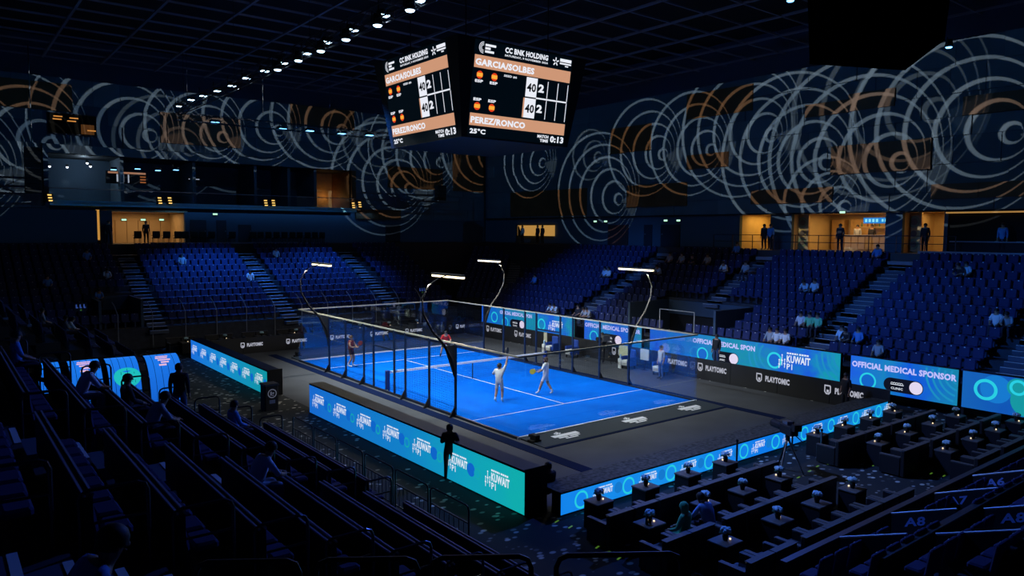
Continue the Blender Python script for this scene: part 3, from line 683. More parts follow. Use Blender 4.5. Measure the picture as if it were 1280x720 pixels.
# vomitory mouths: dark portals let into the stands
def portal(loc, rz, w_, d_, h_, lab, m_=None):
    t = thing('stand_portal', lab, 'portal', loc, rz, 'stand entrances')
    MB().box(-w_/2-.15, -w_/2, 0, d_, 0, h_).build('side_wall', M_WLOW, t); MB().box(w_/2, w_/2+.15, 0, d_, 0, h_).build('side_wall', M_WLOW, t)
    MB().box(-w_/2-.15, w_/2+.15, d_-.15, d_, 0, h_).build('rear_wall', M_BLACK, t)
    MB().box(-w_/2-.15, w_/2+.15, d_-.3, d_-.15, h_-.9, h_).build('header', m_ or M_WLOW, t)
portal((12.9, -1.9, 0), -PI/2, 6.3, 4.0, 3.15, 'dark entrance portal let into the right stand above the bench area')
portal((-12.25, 20.5, 0), 0, 2.2, 3.9, 3.1, 'dark blue boxed entrance portal in the back left of the stands')
# ================================================================== CONCOURSE ROOMS
M_TAN = mat('tan_room_wall', (.55, .40, .22), .7, noise=.08, nscale=1.5); M_TAN2 = mat('oak_room_panel', (.42, .25, .10), .6, noise=.15, nscale=2)
M_EXIT = glow('green_white_exit', (190, 255, 215), 1.2)
def room_x(n, ya, yb, depth, power, col=(1, .60, .20)):
    """shell of a room behind the right wall between ya > yb"""
    x0, x1 = XW+.3, XW+.3+depth
    t = struct(link('wall_room_%d' % n, None, None, (0, 0, 0)))
    MB().box(x1, x1+.12, yb-.2, ya+.2, ZF, ZL).build('rear_panel', M_TAN, t)
    MB().box(x0, x1, ya, ya+.12, ZF, ZL).build('side_panel', M_TAN, t); MB().box(x0, x1, yb-.12, yb, ZF, ZL).build('side_panel', M_TAN, t)
    MB().box(x0, x1, yb-.2, ya+.2, ZL, ZL+.12).build('soffit', M_TAN, t)
    area('room_light', (x0+depth*.45, (ya+yb)/2, ZL-.06), (x0+depth*.45, (ya+yb)/2, 0), power, col, depth*.6, max(.8, (ya-yb)*.7))
    return t
r1 = room_x(1, 1.15, -1.3, 4, 62, (1, .58, .12)); r2 = room_x(2, -2.9, -9.1, 5, 120); r3 = room_x(3, -10.1, -12.4, 4, 34)
MB().box(28.1, 28.3, .3, 1.0, ZF, ZF+1.5).build('room_door', M_TAN2, r1); MB().box(28.0, 28.3, -.4, .3, ZF+1.75, ZF+2.0).build('air_unit', M_BLACK, r1)
for y_, w_ in ((-3.6, .9), (-5.2, 1.4), (-8.6, .6)): MB().box(28.7, 29.28, y_-w_/2, y_+w_/2, ZF, ZF+2.1).build('oak_panel', M_TAN2, r2)
# black curtained bay beyond the rooms
struct(MB().box(XW+.1, XW+.25, -30, -12.6, ZF, ZL-.08).build('wall_curtain', mat('black_curtain', (.004, .004, .005), .95)))
struct(MB().box(XW-.1, XW+.05, -17.2, -12.5, ZL-.16, ZL-.08).build('trim_4', mat('amber_cove', (.4, .25, .1), .5, 0, (1, .5, .12), .35)))
# circular wall graphics on the two oak columns
M_G1, M_G2, M_G3 = mat('olive_graphic', (.16, .18, .07), .6), mat('ochre_graphic', (.45, .25, .06), .6), mat('brown_graphic', (.12, .07, .03), .6)
for k, (y_, lab) in enumerate(((-3.15, 'tall oak column poster of stacked round emblems left of the lit bar'), (-10.35, 'tall oak column poster of stacked round emblems right of the lit bar'))):
    t = thing('column_poster', lab, 'poster', (XW+.9, y_, ZF), -PI/2, 'round emblem posters')
    MB().box(-.45, .45, 0, .15, 0, 2.4).build('column', M_TAN2, t)
    for i, (zz, r, m_) in enumerate(((1.85, .36, M_G1), (1.15, .34, M_G2), (.5, .34, M_G1))):
        e = MB().disc(0, zz, r, -.01).build('emblem', m_, t); MB().disc(.03, zz, r*.55, -.014).build('emblem_core', M_G3, e)
# bar in the middle room
t = thing('bar_counter', 'lit oak bar counter with panelled front in the warm concourse room', 'counter', (26.8, -7.0, ZF), -PI/2)
MB().box(-1.9, 1.9, 0, .6, 0, 1.0).build('body', M_TAN2, t); MB().box(-1.95, 1.95, -.08, .66, 1.0, 1.05).build('counter_top', mat('pale_stone', (.6, .5, .38), .4), t)
for i in range(8): MB().box(-1.85+i*.465, -1.45+i*.465, -.03, 0, .1, .92).build('front_panel', M_TAN, t)
t = thing('back_shelf', 'shelf of bottles and machines behind the bar', 'shelf', (28.6, -7.0, ZF), -PI/2)
MB().box(-2, 2, 0, .4, 0, .95).build('cabinet', M_TAN2, t); MB().box(-2, 2, .05, .4, 1.55, 1.6).build('shelf_board', M_TAN, t)
for i in range(9):
    o = tag(MB().lathe([(.05, 0), (.05, .18), (.02, .25), (.02, .31)], 8).build('bottle', mat('bottle_%d' % (i % 3), ((.1, .2, .1), (.25, .1, .04), (.5, .5, .45))[i % 3], .2), None, (28.7, -5.3-i*.4, ZF+1.6)), 'small bottle on the shelf behind the bar', 'bottle', 'bottles behind the bar')
t = thing('cafe_sign', 'glowing blue rectangular sign hung over the bar', 'sign', (25.6, -8.0, ZF+1.78), -PI/2)
MB().box(-1.05, 1.05, 0, .08, 0, .36).build('light_box', glow('blue_lightbox', (20, 120, 200), 1.1), t)
mb = MB()
for i in range(4): mb.rect(-.95+i*.23, -.8+i*.23, .08, .28, -.005)
for i in range(4): mb.rect(.1+i*.2, .23+i*.2, .1, .27, -.005)
mb.build('sign_letters', glow('pale_cyan_letters', (130, 215, 235), 1.1), t)
# small lit window high on the right wall near the far corner
ya, yb = atx(648, 288, XW-.05).y, atx(694, 288, XW-.05).y
t = struct(link('window_1', None, None, (XW-.14, (ya+yb)/2, 7.15), -PI/2)); h = (ya-yb)/2
MB().box(-h, h, .0, .05, 0, 1.0).build('lit_pane', mat('warm_pane', (.5, .35, .15), .5, 0, lin(176, 130, 62), 1), t)
MB().box(-h-.08, h+.08, -.08, 0, -.08, 0).build('window_frame', M_BLACK, t); MB().box(-h-.08, h+.08, -.08, 0, 1.0, 1.08).build('window_frame', M_BLACK, t)
MB().add([(-h+.1, -.02, 0), (-h+.75, -.02, 0), (-h+.2, -.02, .95), (-h+.1, -.02, .95), (-h+.1, -.06, 0), (-h+.75, -.06, 0), (-h+.2, -.06, .95), (-h+.1, -.06, .95)], [(4, 5, 6, 7), (0, 3, 2, 1), (0, 1, 5, 4), (1, 2, 6, 5), (2, 3, 7, 6)]).build('window_drape', M_BLACK, t)
# warm room behind the back stand
t = struct(link('wall_room_4', None, None, (0, 0, 0)))
MB().box(-10.9, -5.2, 36.6, 36.75, ZF, 8.95).build('rear_panel', M_TAN, t); MB().box(-10.75, -10.6, YW+.3, 36.6, ZF, 8.95).build('side_panel', M_TAN, t); MB().box(-5.45, -5.3, YW+.3, 36.6, ZF, 8.95).build('side_panel', M_TAN, t)
MB().box(-10.9, -5.2, YW+.1, 36.75, 8.85, 8.98).build('soffit', M_TAN, t)
for i in range(5): MB().box(-9.6+i*.85, -8.8+i*.85, 36.5, 36.6, ZF, ZF+1.85).build('door_leaf', mat('pale_door', (.5, .36, .2), .6), t)
area('room_light', (-8, 34.3, 8.8), (-8, 34.3, 0), 75, (1, .62, .28), 4, 2.5)
struct(MB().box(-11.62, -11.38, YW+.3, YW+.35, ZF+.3, 8.95).build('window_2', mat('warm_slit', (.5, .35, .15), .5, 0, lin(190, 135, 60), 1)))
def exit_sign(p, axis, n):
    t = thing('exit_sign', n, 'sign', p, 0 if axis == 'y' else -PI/2, 'green exit signs')
    MB().box(-.2, .2, 0, .06, 0, .17).build('housing', M_BLACK, t); MB().rect(-.18, .18, .02, .15, -.004).build('lit_face', M_EXIT, t)
for px, n in ((155, 'left'), (179, 'middle'), (202, 'right')): exit_sign(aty(px, 276, 36.4), 'y', '%s of three green exit signs in the warm back room' % n)
exit_sign(aty(269, 269, YW-.15), 'y', 'green exit sign on the navy wall right of the warm back room')
for px, py, n in ((744, 278, 'first'), (757, 278, 'second'), (832, 277, 'third'), (848, 277, 'fourth'), (1053, 267, 'fifth')):
    exit_sign(atx(px, py, XW-.2), 'x', '%s green exit sign counted from the corner along the right wall' % n)
# doors on the navy back wall
M_DOOR = mat('dark_door', (.012, .018, .03), .6)
for i, (px0, px1, h_) in enumerate(((238, 258, 1.9), (271, 283, 1.9), (298, 314, 1.55), (482, 500, 1.7))):
    a, b_ = aty(px0, 290, YW-.05).x, aty(px1, 290, YW-.05).x
    d = struct(MB().box(a, b_, YW-.08, YW-.01, ZF, ZF+h_).build('door_%d' % (i+1), M_DOOR)); MB().box(b_-.12, b_-.06, YW-.13, YW-.08, ZF+.95, ZF+1.05).build('door_handle', M_STEEL, d)
for i, (px0, px1) in enumerate(((760, 785), (826, 850), (805, 815))):
    a, b_ = atx(px0, 295, XW-.05).y, atx(px1, 295, XW-.05).y
    d = struct(MB().box(XW-.08, XW-.01, b_, a, ZF, ZF+1.75).build('door_%d' % (i+5), mat('maroon_door', (.05, .02, .02), .6) if i == 0 else M_DOOR)); MB().box(XW-.13, XW-.08, a-.2, a-.12, ZF+.95, ZF+1.05).build('door_handle', M_STEEL, d)

# ================================================================== SUITES IN THE BACK WALL
M_FASC = mat('blue_fascia', (.3, .75, .9), .6); M_SGL = M_GLASS
su = struct(link('wall_suites', None, None, (0, 0, 0)))
MB().box(SU0, SU1+.4, YW-.35, 36.4, SZ0, SZ0+.36).build('balcony_slab', M_FASC, su); MB().box(SU0, SU1, 36.2, 36.4, SZ0+.36, SZ1).build('rear_panel', M_WLOW, su)
MB().box(SU0-.3, SU1+.4, YW-.25, YW, SZ1, 13.55).build('upper_fascia', M_WNAV2, su); MB().box(SU0-.3, SU0, YW-.25, 36.4, SZ0, SZ1).build('side_panel', M_WLOW, su); MB().box(SU1, SU1+.4, YW-.25, 36.4, SZ0, SZ1).build('side_panel', M_WWOOD, su)
MB().box(SU0, SU1, YW, 36.4, SZ1-.05, SZ1).build('soffit', M_BLACK, su)
for i in range(11): MB().box(SU0+i*2.13+.02, SU0+(i+1)*2.13-.02, YW-.28, YW-.26, SZ0+.36, SZ0+1.2).build('glass_panel', M_SGL, su)
for x_ in (-9.8, -4.6, .3, 3.2, 5.6): MB().box(x_-.12, x_+.12, YW+.2, 36.2, SZ0+.36, SZ1).build('partition', M_WNAVY, su)
MB().box(SU0, SU1, YW-.29, YW-.25, SZ0+1.2, SZ0+1.26).build('hand_rail', M_STEEL, su)
MB().box(5.72, SU1, 36.05, 36.2, SZ0+.36, SZ1).build('warm_panel', M_TAN2, su)
l = bpy.data.lights.new('suite_lamp', 'POINT'); l.energy = 12; l.color = (1, .5, .15); l.shadow_soft_size = .1; o = bpy.data.objects.new('suite_lamp_light', l); C.objects.link(o); o.location = (8.0, 35.4, 10.6)
l = bpy.data.lights.new('suite_lamp', 'POINT'); l.energy = 60; l.color = (.6, .8, 1); l.shadow_soft_size = .1; o = bpy.data.objects.new('suite_lamp_light', l); C.objects.link(o); o.location = (-12, 34, 12.3)
M_SPOTW = glow('white_downlight', (235, 240, 255), 2.5); M_AMB = glow('amber_step_light', (240, 190, 100), 1.6)
for k, (px, py) in enumerate(((58, 202), (62, 208), (84, 209), (109, 204), (113, 208))):
    t = thing('suite_downlight', 'bright white downlight under the suite soffit, number %s from the left' % ('one', 'two', 'three', 'four', 'five')[k], 'light', aty(px, py, YW+1.2), 0, 'suite downlights')
    MB().lathe([(.06, .02), (.1, .1), (.1, .2)], 10).build('can', M_BLACK, t); MB().ball((0, 0, 0), .09, n=8, m=4).build('bulb', M_SPOTW, t)
def amber(px, py):
    p = aty(px, py, YW-.42); t = thing('step_light', 'cluster of small amber lamps on the suite balcony edge at %s' % AMB.pop(0), 'light', p, 0, 'amber balcony lamps')
    MB().box(-.22, .22, .03, .07, -.3, .3).build('back_plate', M_BLACK, t)
    for i in range(3): MB().box(-.12+i*.03, .12+i*.03, -.02, .03, -.25+.2*(2-i), -.17+.2*(2-i)).build('lamp', M_AMB, t)
AMB = ['the far left end', 'the first pillar', 'right of the first pillar', 'the middle', 'right of the middle', 'the right end', 'the extreme right']
for p in ((62, 247), (199.5, 250.5), (212, 250.5), (332, 253.5), (341.5, 253.5), (441.5, 256.5), (449.5, 255.5)): amber(*p)
area('added_concourse_fill', (2, 31.5, SZ0-.1), (2, 32.2, 7), 26, (.1, .4, 1), 18, .2)  # unseen blue fill added under the slab to lift the dark wall
# TVs in the suites
def tv(px0, px1, py0, py1, lab, kind):
    a, b_ = aty(px0, py0, YW+1), aty(px1, py1, YW+1); t = thing('suite_screen', lab, 'screen', ((a.x+b_.x)/2, YW+1, b_.z), 0, 'suite screens')
    w_, h_ = (b_.x-a.x)/2, a.z-b_.z; MB().box(-w_, w_, 0, .08, 0, h_).build('bezel', M_BLACK, t)
    if kind: 
        MB().rect(-w_*.9, w_*.9, h_*.8, h_*.95, -.005).build('banner', glow('dim_peach', (150, 105, 80)), t); MB().rect(-w_*.5, -w_*.15, h_*.15, h_*.75, -.005).build('score_box', glow('dim_white', (150, 160, 175)), t)
        MB().rect(.05, .09+.05, h_*.1, h_*.75, -.005).build('divider', glow('dim_white', (150, 160, 175)), t)
        for i in range(3): MB().rect(w_*.62, w_*.9, h_*(.12+.22*i), h_*(.22+.22*i), -.005).build('result_line', glow('dim_orange', (140, 80, 40)), t)
    else: MB().rect(-w_*.9, w_*.9, h_*.4, h_*.6, -.005).build('caption', glow('dim_white', (90, 105, 120)), t)
tv(132, 185, 213, 231, 'small lit scoreboard screen inside the left suite', 1); tv(235, 250, 221, 227, 'small dim screen inside the middle suite', 0)
# lit box window above the suites
t = struct(link('window_3', None, None, (BOXW[0]+1.5, YW, BOXW[2]))); 
MB().box(-1.5, 1.5, -.12, .0, 0, 1.4).build('window_pane', mat('smoked_pane', (.01, .008, .006), .15), t)
for z0_, z1_, x0_, x1_ in ((-.06, 0, -1.56, 1.56), (1.4, 1.46, -1.56, 1.56)): MB().box(x0_, x1_, -.16, 0, z0_, z1_).build('window_frame', M_DARKM, t)
for x_, z_ in ((-1.2, 1.15), (-1.25, .95), (-.2, 1.1), (-.35, .88), (.9, .3)): MB().box(x_, x_+.55, -.14, -.12, z_, z_+.08).build('painted_glint', glow('amber_glint', (200, 130, 60)), t)  # amber glints on the pane, put in as glowing bars
MB().box(.5, 1.35, -.135, -.12, .05, .75).build('painted_reflection', mat('dim_amber', (.2, .1, .03), .5, 0, lin(70, 40, 12), 1), t)  # warm reflection on the pane, put in as a dim glowing sheet

# ================================================================== CEILING RIG
M_TRUSS = mat('black_truss', (.02, .02, .025), .5, .5)
def truss(name, a, b_, lab, s=.24):
    a, b_ = Vector(a), Vector(b_); t = thing(name, lab, 'truss', a, 0)
    d = b_-a; L_ = d.length; n = int(L_/.9); u = d/L_; sd = Vector((-u.y, u.x, 0)); up = Vector((0, 0, 1))
    for i, (p, q) in enumerate(((-1, -1), (1, -1), (1, 1), (-1, 1))): MB().tube([sd*p*s+up*(q*s), d+sd*p*s+up*(q*s)], .03, 5).build('chord', M_TRUSS, t)
    mb = MB()
    for i in range(n):
        p0, p1 = u*(L_*i/n), u*(L_*(i+1)/n); k = 1 if i % 2 else -1
        mb.tube([p0+sd*s-up*s*k, p1+sd*s+up*s*k], .014, 4).tube([p0-sd*s-up*s*k, p1-sd*s+up*s*k], .014, 4).tube([p0-sd*s*k-up*s, p1+sd*s*k-up*s], .014, 4)
    o = mb.build('lattice', M_TRUSS, t); o['kind'] = 'stuff'
    for f in (.05, .35, .65, .95): MB().tube([d*f+up*s, d*f+up*(ZCEIL-a.z)], .012, 4).build('hanging_cable', M_TRUSS, t)
truss('lighting_truss', (TRX, -12, TRZ), (TRX, 20, TRZ), 'long black lighting truss carrying the row of court floods')
truss('lighting_truss', (-8.2, BTY, TRZ+.1), (9, BTY, TRZ+.1), 'short black cross truss with blue lamps before the back wall')
M_FLW = mat('flood_lens', (.8, .85, .9), .3, 0, (.55, .80, 1), 5.0); M_FLB = mat('blue_flood_lens', (.3, .5, .9), .3, 0, (.16, .5, 1), 5)
def flood(p, lab, square, lens, group, k=1.0):
    t = thing('flood_lamp', lab, 'light', p, 0, group)
    if square:
        MB().box(-.2*k, .2*k, -.16*k, .16*k, .03, .2).build('housing', M_BLACK, t); MB().box(-.17*k, .17*k, -.13*k, .13*k, 0, .03).build('lens', lens, t)
    else:
        MB().lathe([(.17, .04), (.19, .1), (.15, .42)], 12).build('housing', M_BLACK, t); MB().lathe([(.13, 0), (.16, .04)], 12).build('lens', lens, t)
    MB().box(-.24, -.21, -.02, .02, .1, .5).build('yoke', M_BLACK, t)
for i, (px, py) in enumerate(((224, 133), (239, 125), (254, 120), (272, 114), (290, 107.5), (308, 98), (331, 89), (354, 79), (383, 67), (408, 53), (441, 38), (480, 19.5), (524, 1))):
    p = atx(px, py, TRX+.3); flood((p.x, p.y, p.z-.02), '%s lit square flood lamp on the long truss, counted from the back wall' % ords[i], True, M_FLW, 'square floods', 1.0)
for i, (px, py) in enumerate(((347, 85.5), (373, 74), (401, 62), (432.5, 47.5), (472, 29.5), (512.5, 10.5))):
    p = atx(px, py, TRX-.1); flood((p.x, p.y, p.z-.1), '%s round lit flood lamp on the long truss, counted from the back wall' % ords[i], False, M_FLW, 'round floods')
for i, (px, py) in enumerate(((268.5, 153.5), (353, 161.5), (387.5, 164), (427, 167.5), (462, 169.5))):
    p = aty(px, py, BTY); flood(p, '%s small blue-white lamp on the cross truss from the left' % ords[i], True, M_FLB, 'cross truss lamps', 1.5)
for i, (px, py) in enumerate(((142, 212.5), (172, 211.5), (197.5, 213.5), (220, 212.8))):
    p = aty(px, py, YW-.3); flood(p, '%s small blue lamp along the suite soffit from the left' % ords[i], True, M_FLB, 'suite soffit lamps', 1.0)
p = atz(1186, 60, 17); flood(p, 'single blue spotlight hanging beside the big black box', False, M_FLB, None)
p = atz(988, 2, 17.5); flood(p, 'single bright blue spotlight left of the big black box at the top edge', False, M_FLB, None)

# scoreboard
SCX, SCY, ZB, ZTP, HT, HB = 0, -.43, 11.6, 15.75, 3.72, 3.1
sb = thing('scoreboard', 'four sided hanging video scoreboard showing GARCIA/SOLBES against PEREZ/RONCO at 40 all', 'scoreboard', (SCX, SCY, ZB))
H_ = ZTP-ZB
MB().add([(-HB, -HB, 0), (HB, -HB, 0), (HB, HB, 0), (-HB, HB, 0), (-HT, -HT, H_), (HT, -HT, H_), (HT, HT, H_), (-HT, HT, H_)], [(0, 3, 2, 1), (4, 5, 6, 7), (0, 1, 5, 4), (1, 2, 6, 5), (2, 3, 7, 6), (3, 0, 4, 7)]).build('housing', mat('scoreboard_black', (.006, .006, .008), .5), sb)
for sx in (-2.4, 2.4):
    for sy in (-2.4, 2.4): MB().tube([(sx, sy, H_), (sx, sy, ZCEIL-ZB)], .03, 5).build('hanging_cable', M_TRUSS, sb)
G_SC = glow('score_screen_black', (1, 8, 15)); G_PEACH = glow('peach_bar', (205, 150, 118)); G_W = glow('score_white', (235, 238, 248)); G_BK = glow('score_black_digits', (6, 8, 14))
G_RED = glow('flag_red', (225, 60, 25)); G_YEL = glow('flag_yellow', (250, 175, 60))
def score_face(rz, lab):
    tilt = math.atan2(HT-HB, H_)
    f = link('score_face', None, sb); f['label'] = lab
    f.matrix_local = Matrix.Rotation(rz, 4, 'Z') @ Matrix.Translation((0, -HB-.02, 0)) @ Matrix.Rotation(tilt, 4, 'X')
    W, H = 2.83, H_/math.cos(tilt)-.12
    def R(x0, x1, z0, z1, m_, y, nm): return MB().rect(x0*2*W-W, x1*2*W-W, z0*H+.06, z1*H+.06, y).build(nm, m_, f)
    def T(m_, s, x0, x1, z0, z1, sh=0, bold=.03): put_text(MB(), s, x0*2*W-W, z0*H+.06, (x1-x0)*2*W, (z1-z0)*H, -.008, bold+.015, sh).build('lettering', m_, f)
    R(0, 1, 0, 1, G_SC, 0, 'screen')
    R(.01, .99, .715, .845, G_PEACH, -.004, 'name_bar'); R(.01, .99, .115, .245, G_PEACH, -.004, 'name_bar')
    mb = G_W; T(mb, 'CC BNK HOLDING', .29, .73, .915, .975); T(mb, 'SATURDAY, 9 NOVEMBER 2024', .29, .73, .875, .9, bold=.01)
    T(mb, 'GARCIA/SOLBES', .02, .6, .74, .81); T(mb, 'PEREZ/RONCO', .02, .56, .14, .21); T(mb, '25°C', .02, .17, .03, .085); T(mb, 'MATCH', .70, .82, .06, .095); T(mb, 'TIME', .73, .82, .015, .048); T(mb, '0:13', .84, .99, .02, .095)
    T(mb, 'SEED #6', .3, .43, .665, .69, bold=.01)
    for x_ in (.03, .17): T(mb, 'ESP', x_, x_+.075, .565, .595); T(mb, 'ESP', x_, x_+.075, .375, .405)
    T(mb, '2', .66, .72, .56, .65); T(mb, '2', .66, .72, .335, .425)
    R(.53, .645, .495, .705, G_W, -.004, 'score_box'); R(.53, .645, .265, .48, G_W, -.004, 'score_box'); R(.515, .53, .265, .48, G_PEACH, -.004, 'serve_mark')
    mb = G_BK; T(mb, '40', .54, .635, .55, .645, 0, .02); T(mb, '40', .54, .635, .32, .415, 0, .02)
    R(.645, .98, .484, .5, G_W, -.004, 'set_rule')
    for x_ in (.755, .865, .975):
        R(x_, x_+.007, .505, .69, G_W, -.004, 'set_divider'); R(x_, x_+.007, .27, .48, G_W, -.004, 'set_divider')
    for x_ in (.07, .21):
        for z_ in (.645, .32):
            d = MB().disc(x_*2*W-W, z_*H+.06, .17, -.004, 20).build('flag_disc', G_RED, f)
            MB().rect(x_*2*W-W-.15, x_*2*W-W+.15, z_*H+.06-.08, z_*H+.06+.08, -.006).build('flag_band', G_YEL, f)
    mb = MB()
    for k in range(3): mb.ring(.085*2*W-W, .925*H+.06, .1+.06*k, .125+.06*k, -.006, 12, PI*.5, PI*1.5)
    for k, w_ in enumerate((.1, .05, .085)): mb.rect(.1*2*W-W, (.1+w_)*2*W-W, (.945-.033*k)*H+.06, (.968-.033*k)*H+.06, -.006)
    for k in range(5):
        a = PI/2+k*2*PI/5; cx, cz = .815*2*W-W, .925*H+.06; mb.add([(cx+.05*math.cos(a)-.03*math.sin(a), -.006, cz+.05*math.sin(a)+.03*math.cos(a)), (cx+.05*math.cos(a)+.03*math.sin(a), -.006, cz+.05*math.sin(a)-.03*math.cos(a)), (cx+.19*math.cos(a)+.03*math.sin(a), -.006, cz+.19*math.sin(a)-.03*math.cos(a)), (cx+.19*math.cos(a)-.03*math.sin(a), -.006, cz+.19*math.sin(a)+.03*math.cos(a))], [(0, 1, 2, 3)])
    mb.rect(.86*2*W-W, .985*2*W-W, .935*H+.06, .97*H+.06, -.006).rect(.86*2*W-W, .985*2*W-W, .908*H+.06, .925*H+.06, -.006).rect(.92*2*W-W, .955*2*W-W, .885*H+.06, .898*H+.06, -.006)
    mb.build('organiser_logos', G_W, f)
score_face(0, 'right visible screen face with scores'); score_face(-PI/2, 'left visible screen face with scores'); score_face(PI, 'hidden rear screen face'); score_face(PI/2, 'hidden side screen face')
# big unlit hanging box, upper right
p1, p2, p3 = atz(1012, 80, 15.4), atz(1131, 88, 15.4), atz(1181, 50, 15.4); p4 = p1+p3-p2
t = thing('hanging_box', 'large unlit black box hanging from the ceiling at upper right', 'hanging box', (p1+p3)/2)
c_ = (p1+p3)/2; Q = [p-c_ for p in (p1, p2, p3, p4)]
MB().add([q for q in Q]+[Vector((q.x*1.1, q.y*1.1, 4.1)) for q in Q], [(0, 1, 2, 3), (7, 6, 5, 4), (0, 4, 5, 1), (1, 5, 6, 2), (2, 6, 7, 3), (3, 7, 4, 0)]).build('housing', mat('void_black', (.001, .001, .0012), 1, spec=0), t)
MB().tube([(0, 0, 4.1), (0, 0, 5.7)], .05, 6).build('hanging_cable', M_TRUSS, t)
# line-array loudspeakers
def array_(px, py, Y, n, lab):
    p = aty(px, py, Y); t = thing('line_array', lab, 'loudspeaker', p, 0, 'hanging loudspeakers')
    for i in range(n): MB().box(-.45, .45, -.25, .3, -.34*i-.32, -.34*i, Matrix.Rotation(.02*i, 4, 'X')).build('speaker_cabinet', mat('speaker_black', (.004, .004, .005), .7), t)
    MB().tube([(0, 0, 0), (0, 0, ZCEIL-p.z)], .03, 5).build('hanging_cable', M_TRUSS, t)
array_(40, 184, 28, 9, 'tall black loudspeaker column hanging left of the suites'); array_(551, 232, 27, 4, 'short black loudspeaker column hanging before the far corner wall')
# ================================================================== PEOPLE
BASE = dict(pelvis=(0, 0, .95), waist=(0, .0, 1.1), chest=(0, 0, 1.3), neck=(0, 0, 1.48), head=(0, .02, 1.6), top=(0, .015, 1.69),
    shL=(-.185, 0, 1.42), elL=(-.225, -.03, 1.14), wrL=(-.225, .05, .9), haL=(-.22, .08, .82), shR=(.185, 0, 1.42), elR=(.225, -.03, 1.14), wrR=(.225, .05, .9), haR=(.22, .08, .82),
    hiL=(-.1, 0, .9), knL=(-.11, .02, .5), anL=(-.12, -.02, .09), toL=(-.13, .16, .045), hiR=(.1, 0, .9), knR=(.11, .02, .5), anR=(.12, -.02, .09), toR=(.13, .16, .045))
RAD = dict(pelvis=.155, waist=.14, chest=.17, neck=.066, head=.095, top=.08, sh=.078, el=.055, wr=.038, ha=.04, hi=.105, kn=.07, an=.05, to=.045)
EDG = [('pelvis', 'waist'), ('waist', 'chest'), ('chest', 'neck'), ('neck', 'head'), ('head', 'top')]
for s in 'LR': EDG += [('chest', 'sh'+s), ('sh'+s, 'el'+s), ('el'+s, 'wr'+s), ('wr'+s, 'ha'+s), ('pelvis', 'hi'+s), ('hi'+s, 'kn'+s), ('kn'+s, 'an'+s), ('an'+s, 'to'+s)]
SEATED = dict(pelvis=(0, 0, .5), waist=(0, .02, .64), chest=(0, 0, .86), neck=(0, .02, 1.04), head=(0, .05, 1.16), top=(0, .05, 1.25), shL=(-.185, 0, .98), elL=(-.24, .08, .72), wrL=(-.17, .3, .62), haL=(-.14, .37, .6),
    shR=(.185, 0, .98), elR=(.24, .08, .72), wrR=(.17, .3, .62), haR=(.14, .37, .6), hiL=(-.1, .05, .48), knL=(-.13, .45, .48), anL=(-.13, .42, .09), toL=(-.14, .6, .045), hiR=(.1, .05, .48), knR=(.13, .45, .48), anR=(.13, .42, .09), toR=(.14, .6, .045))
LEAN = dict(SEATED, waist=(0, .06, .64), chest=(0, .16, .82), neck=(0, .28, .97), head=(0, .34, 1.08), top=(0, .36, 1.17), shL=(-.18, .2, .93), shR=(.18, .2, .93), elL=(-.22, .36, .68), elR=(.22, .36, .68), wrL=(-.1, .52, .62), wrR=(.1, .52, .62), haL=(-.08, .58, .62), haR=(.08, .58, .62))
def pose(base=BASE, **k): d = dict(base); d.update(k); return d
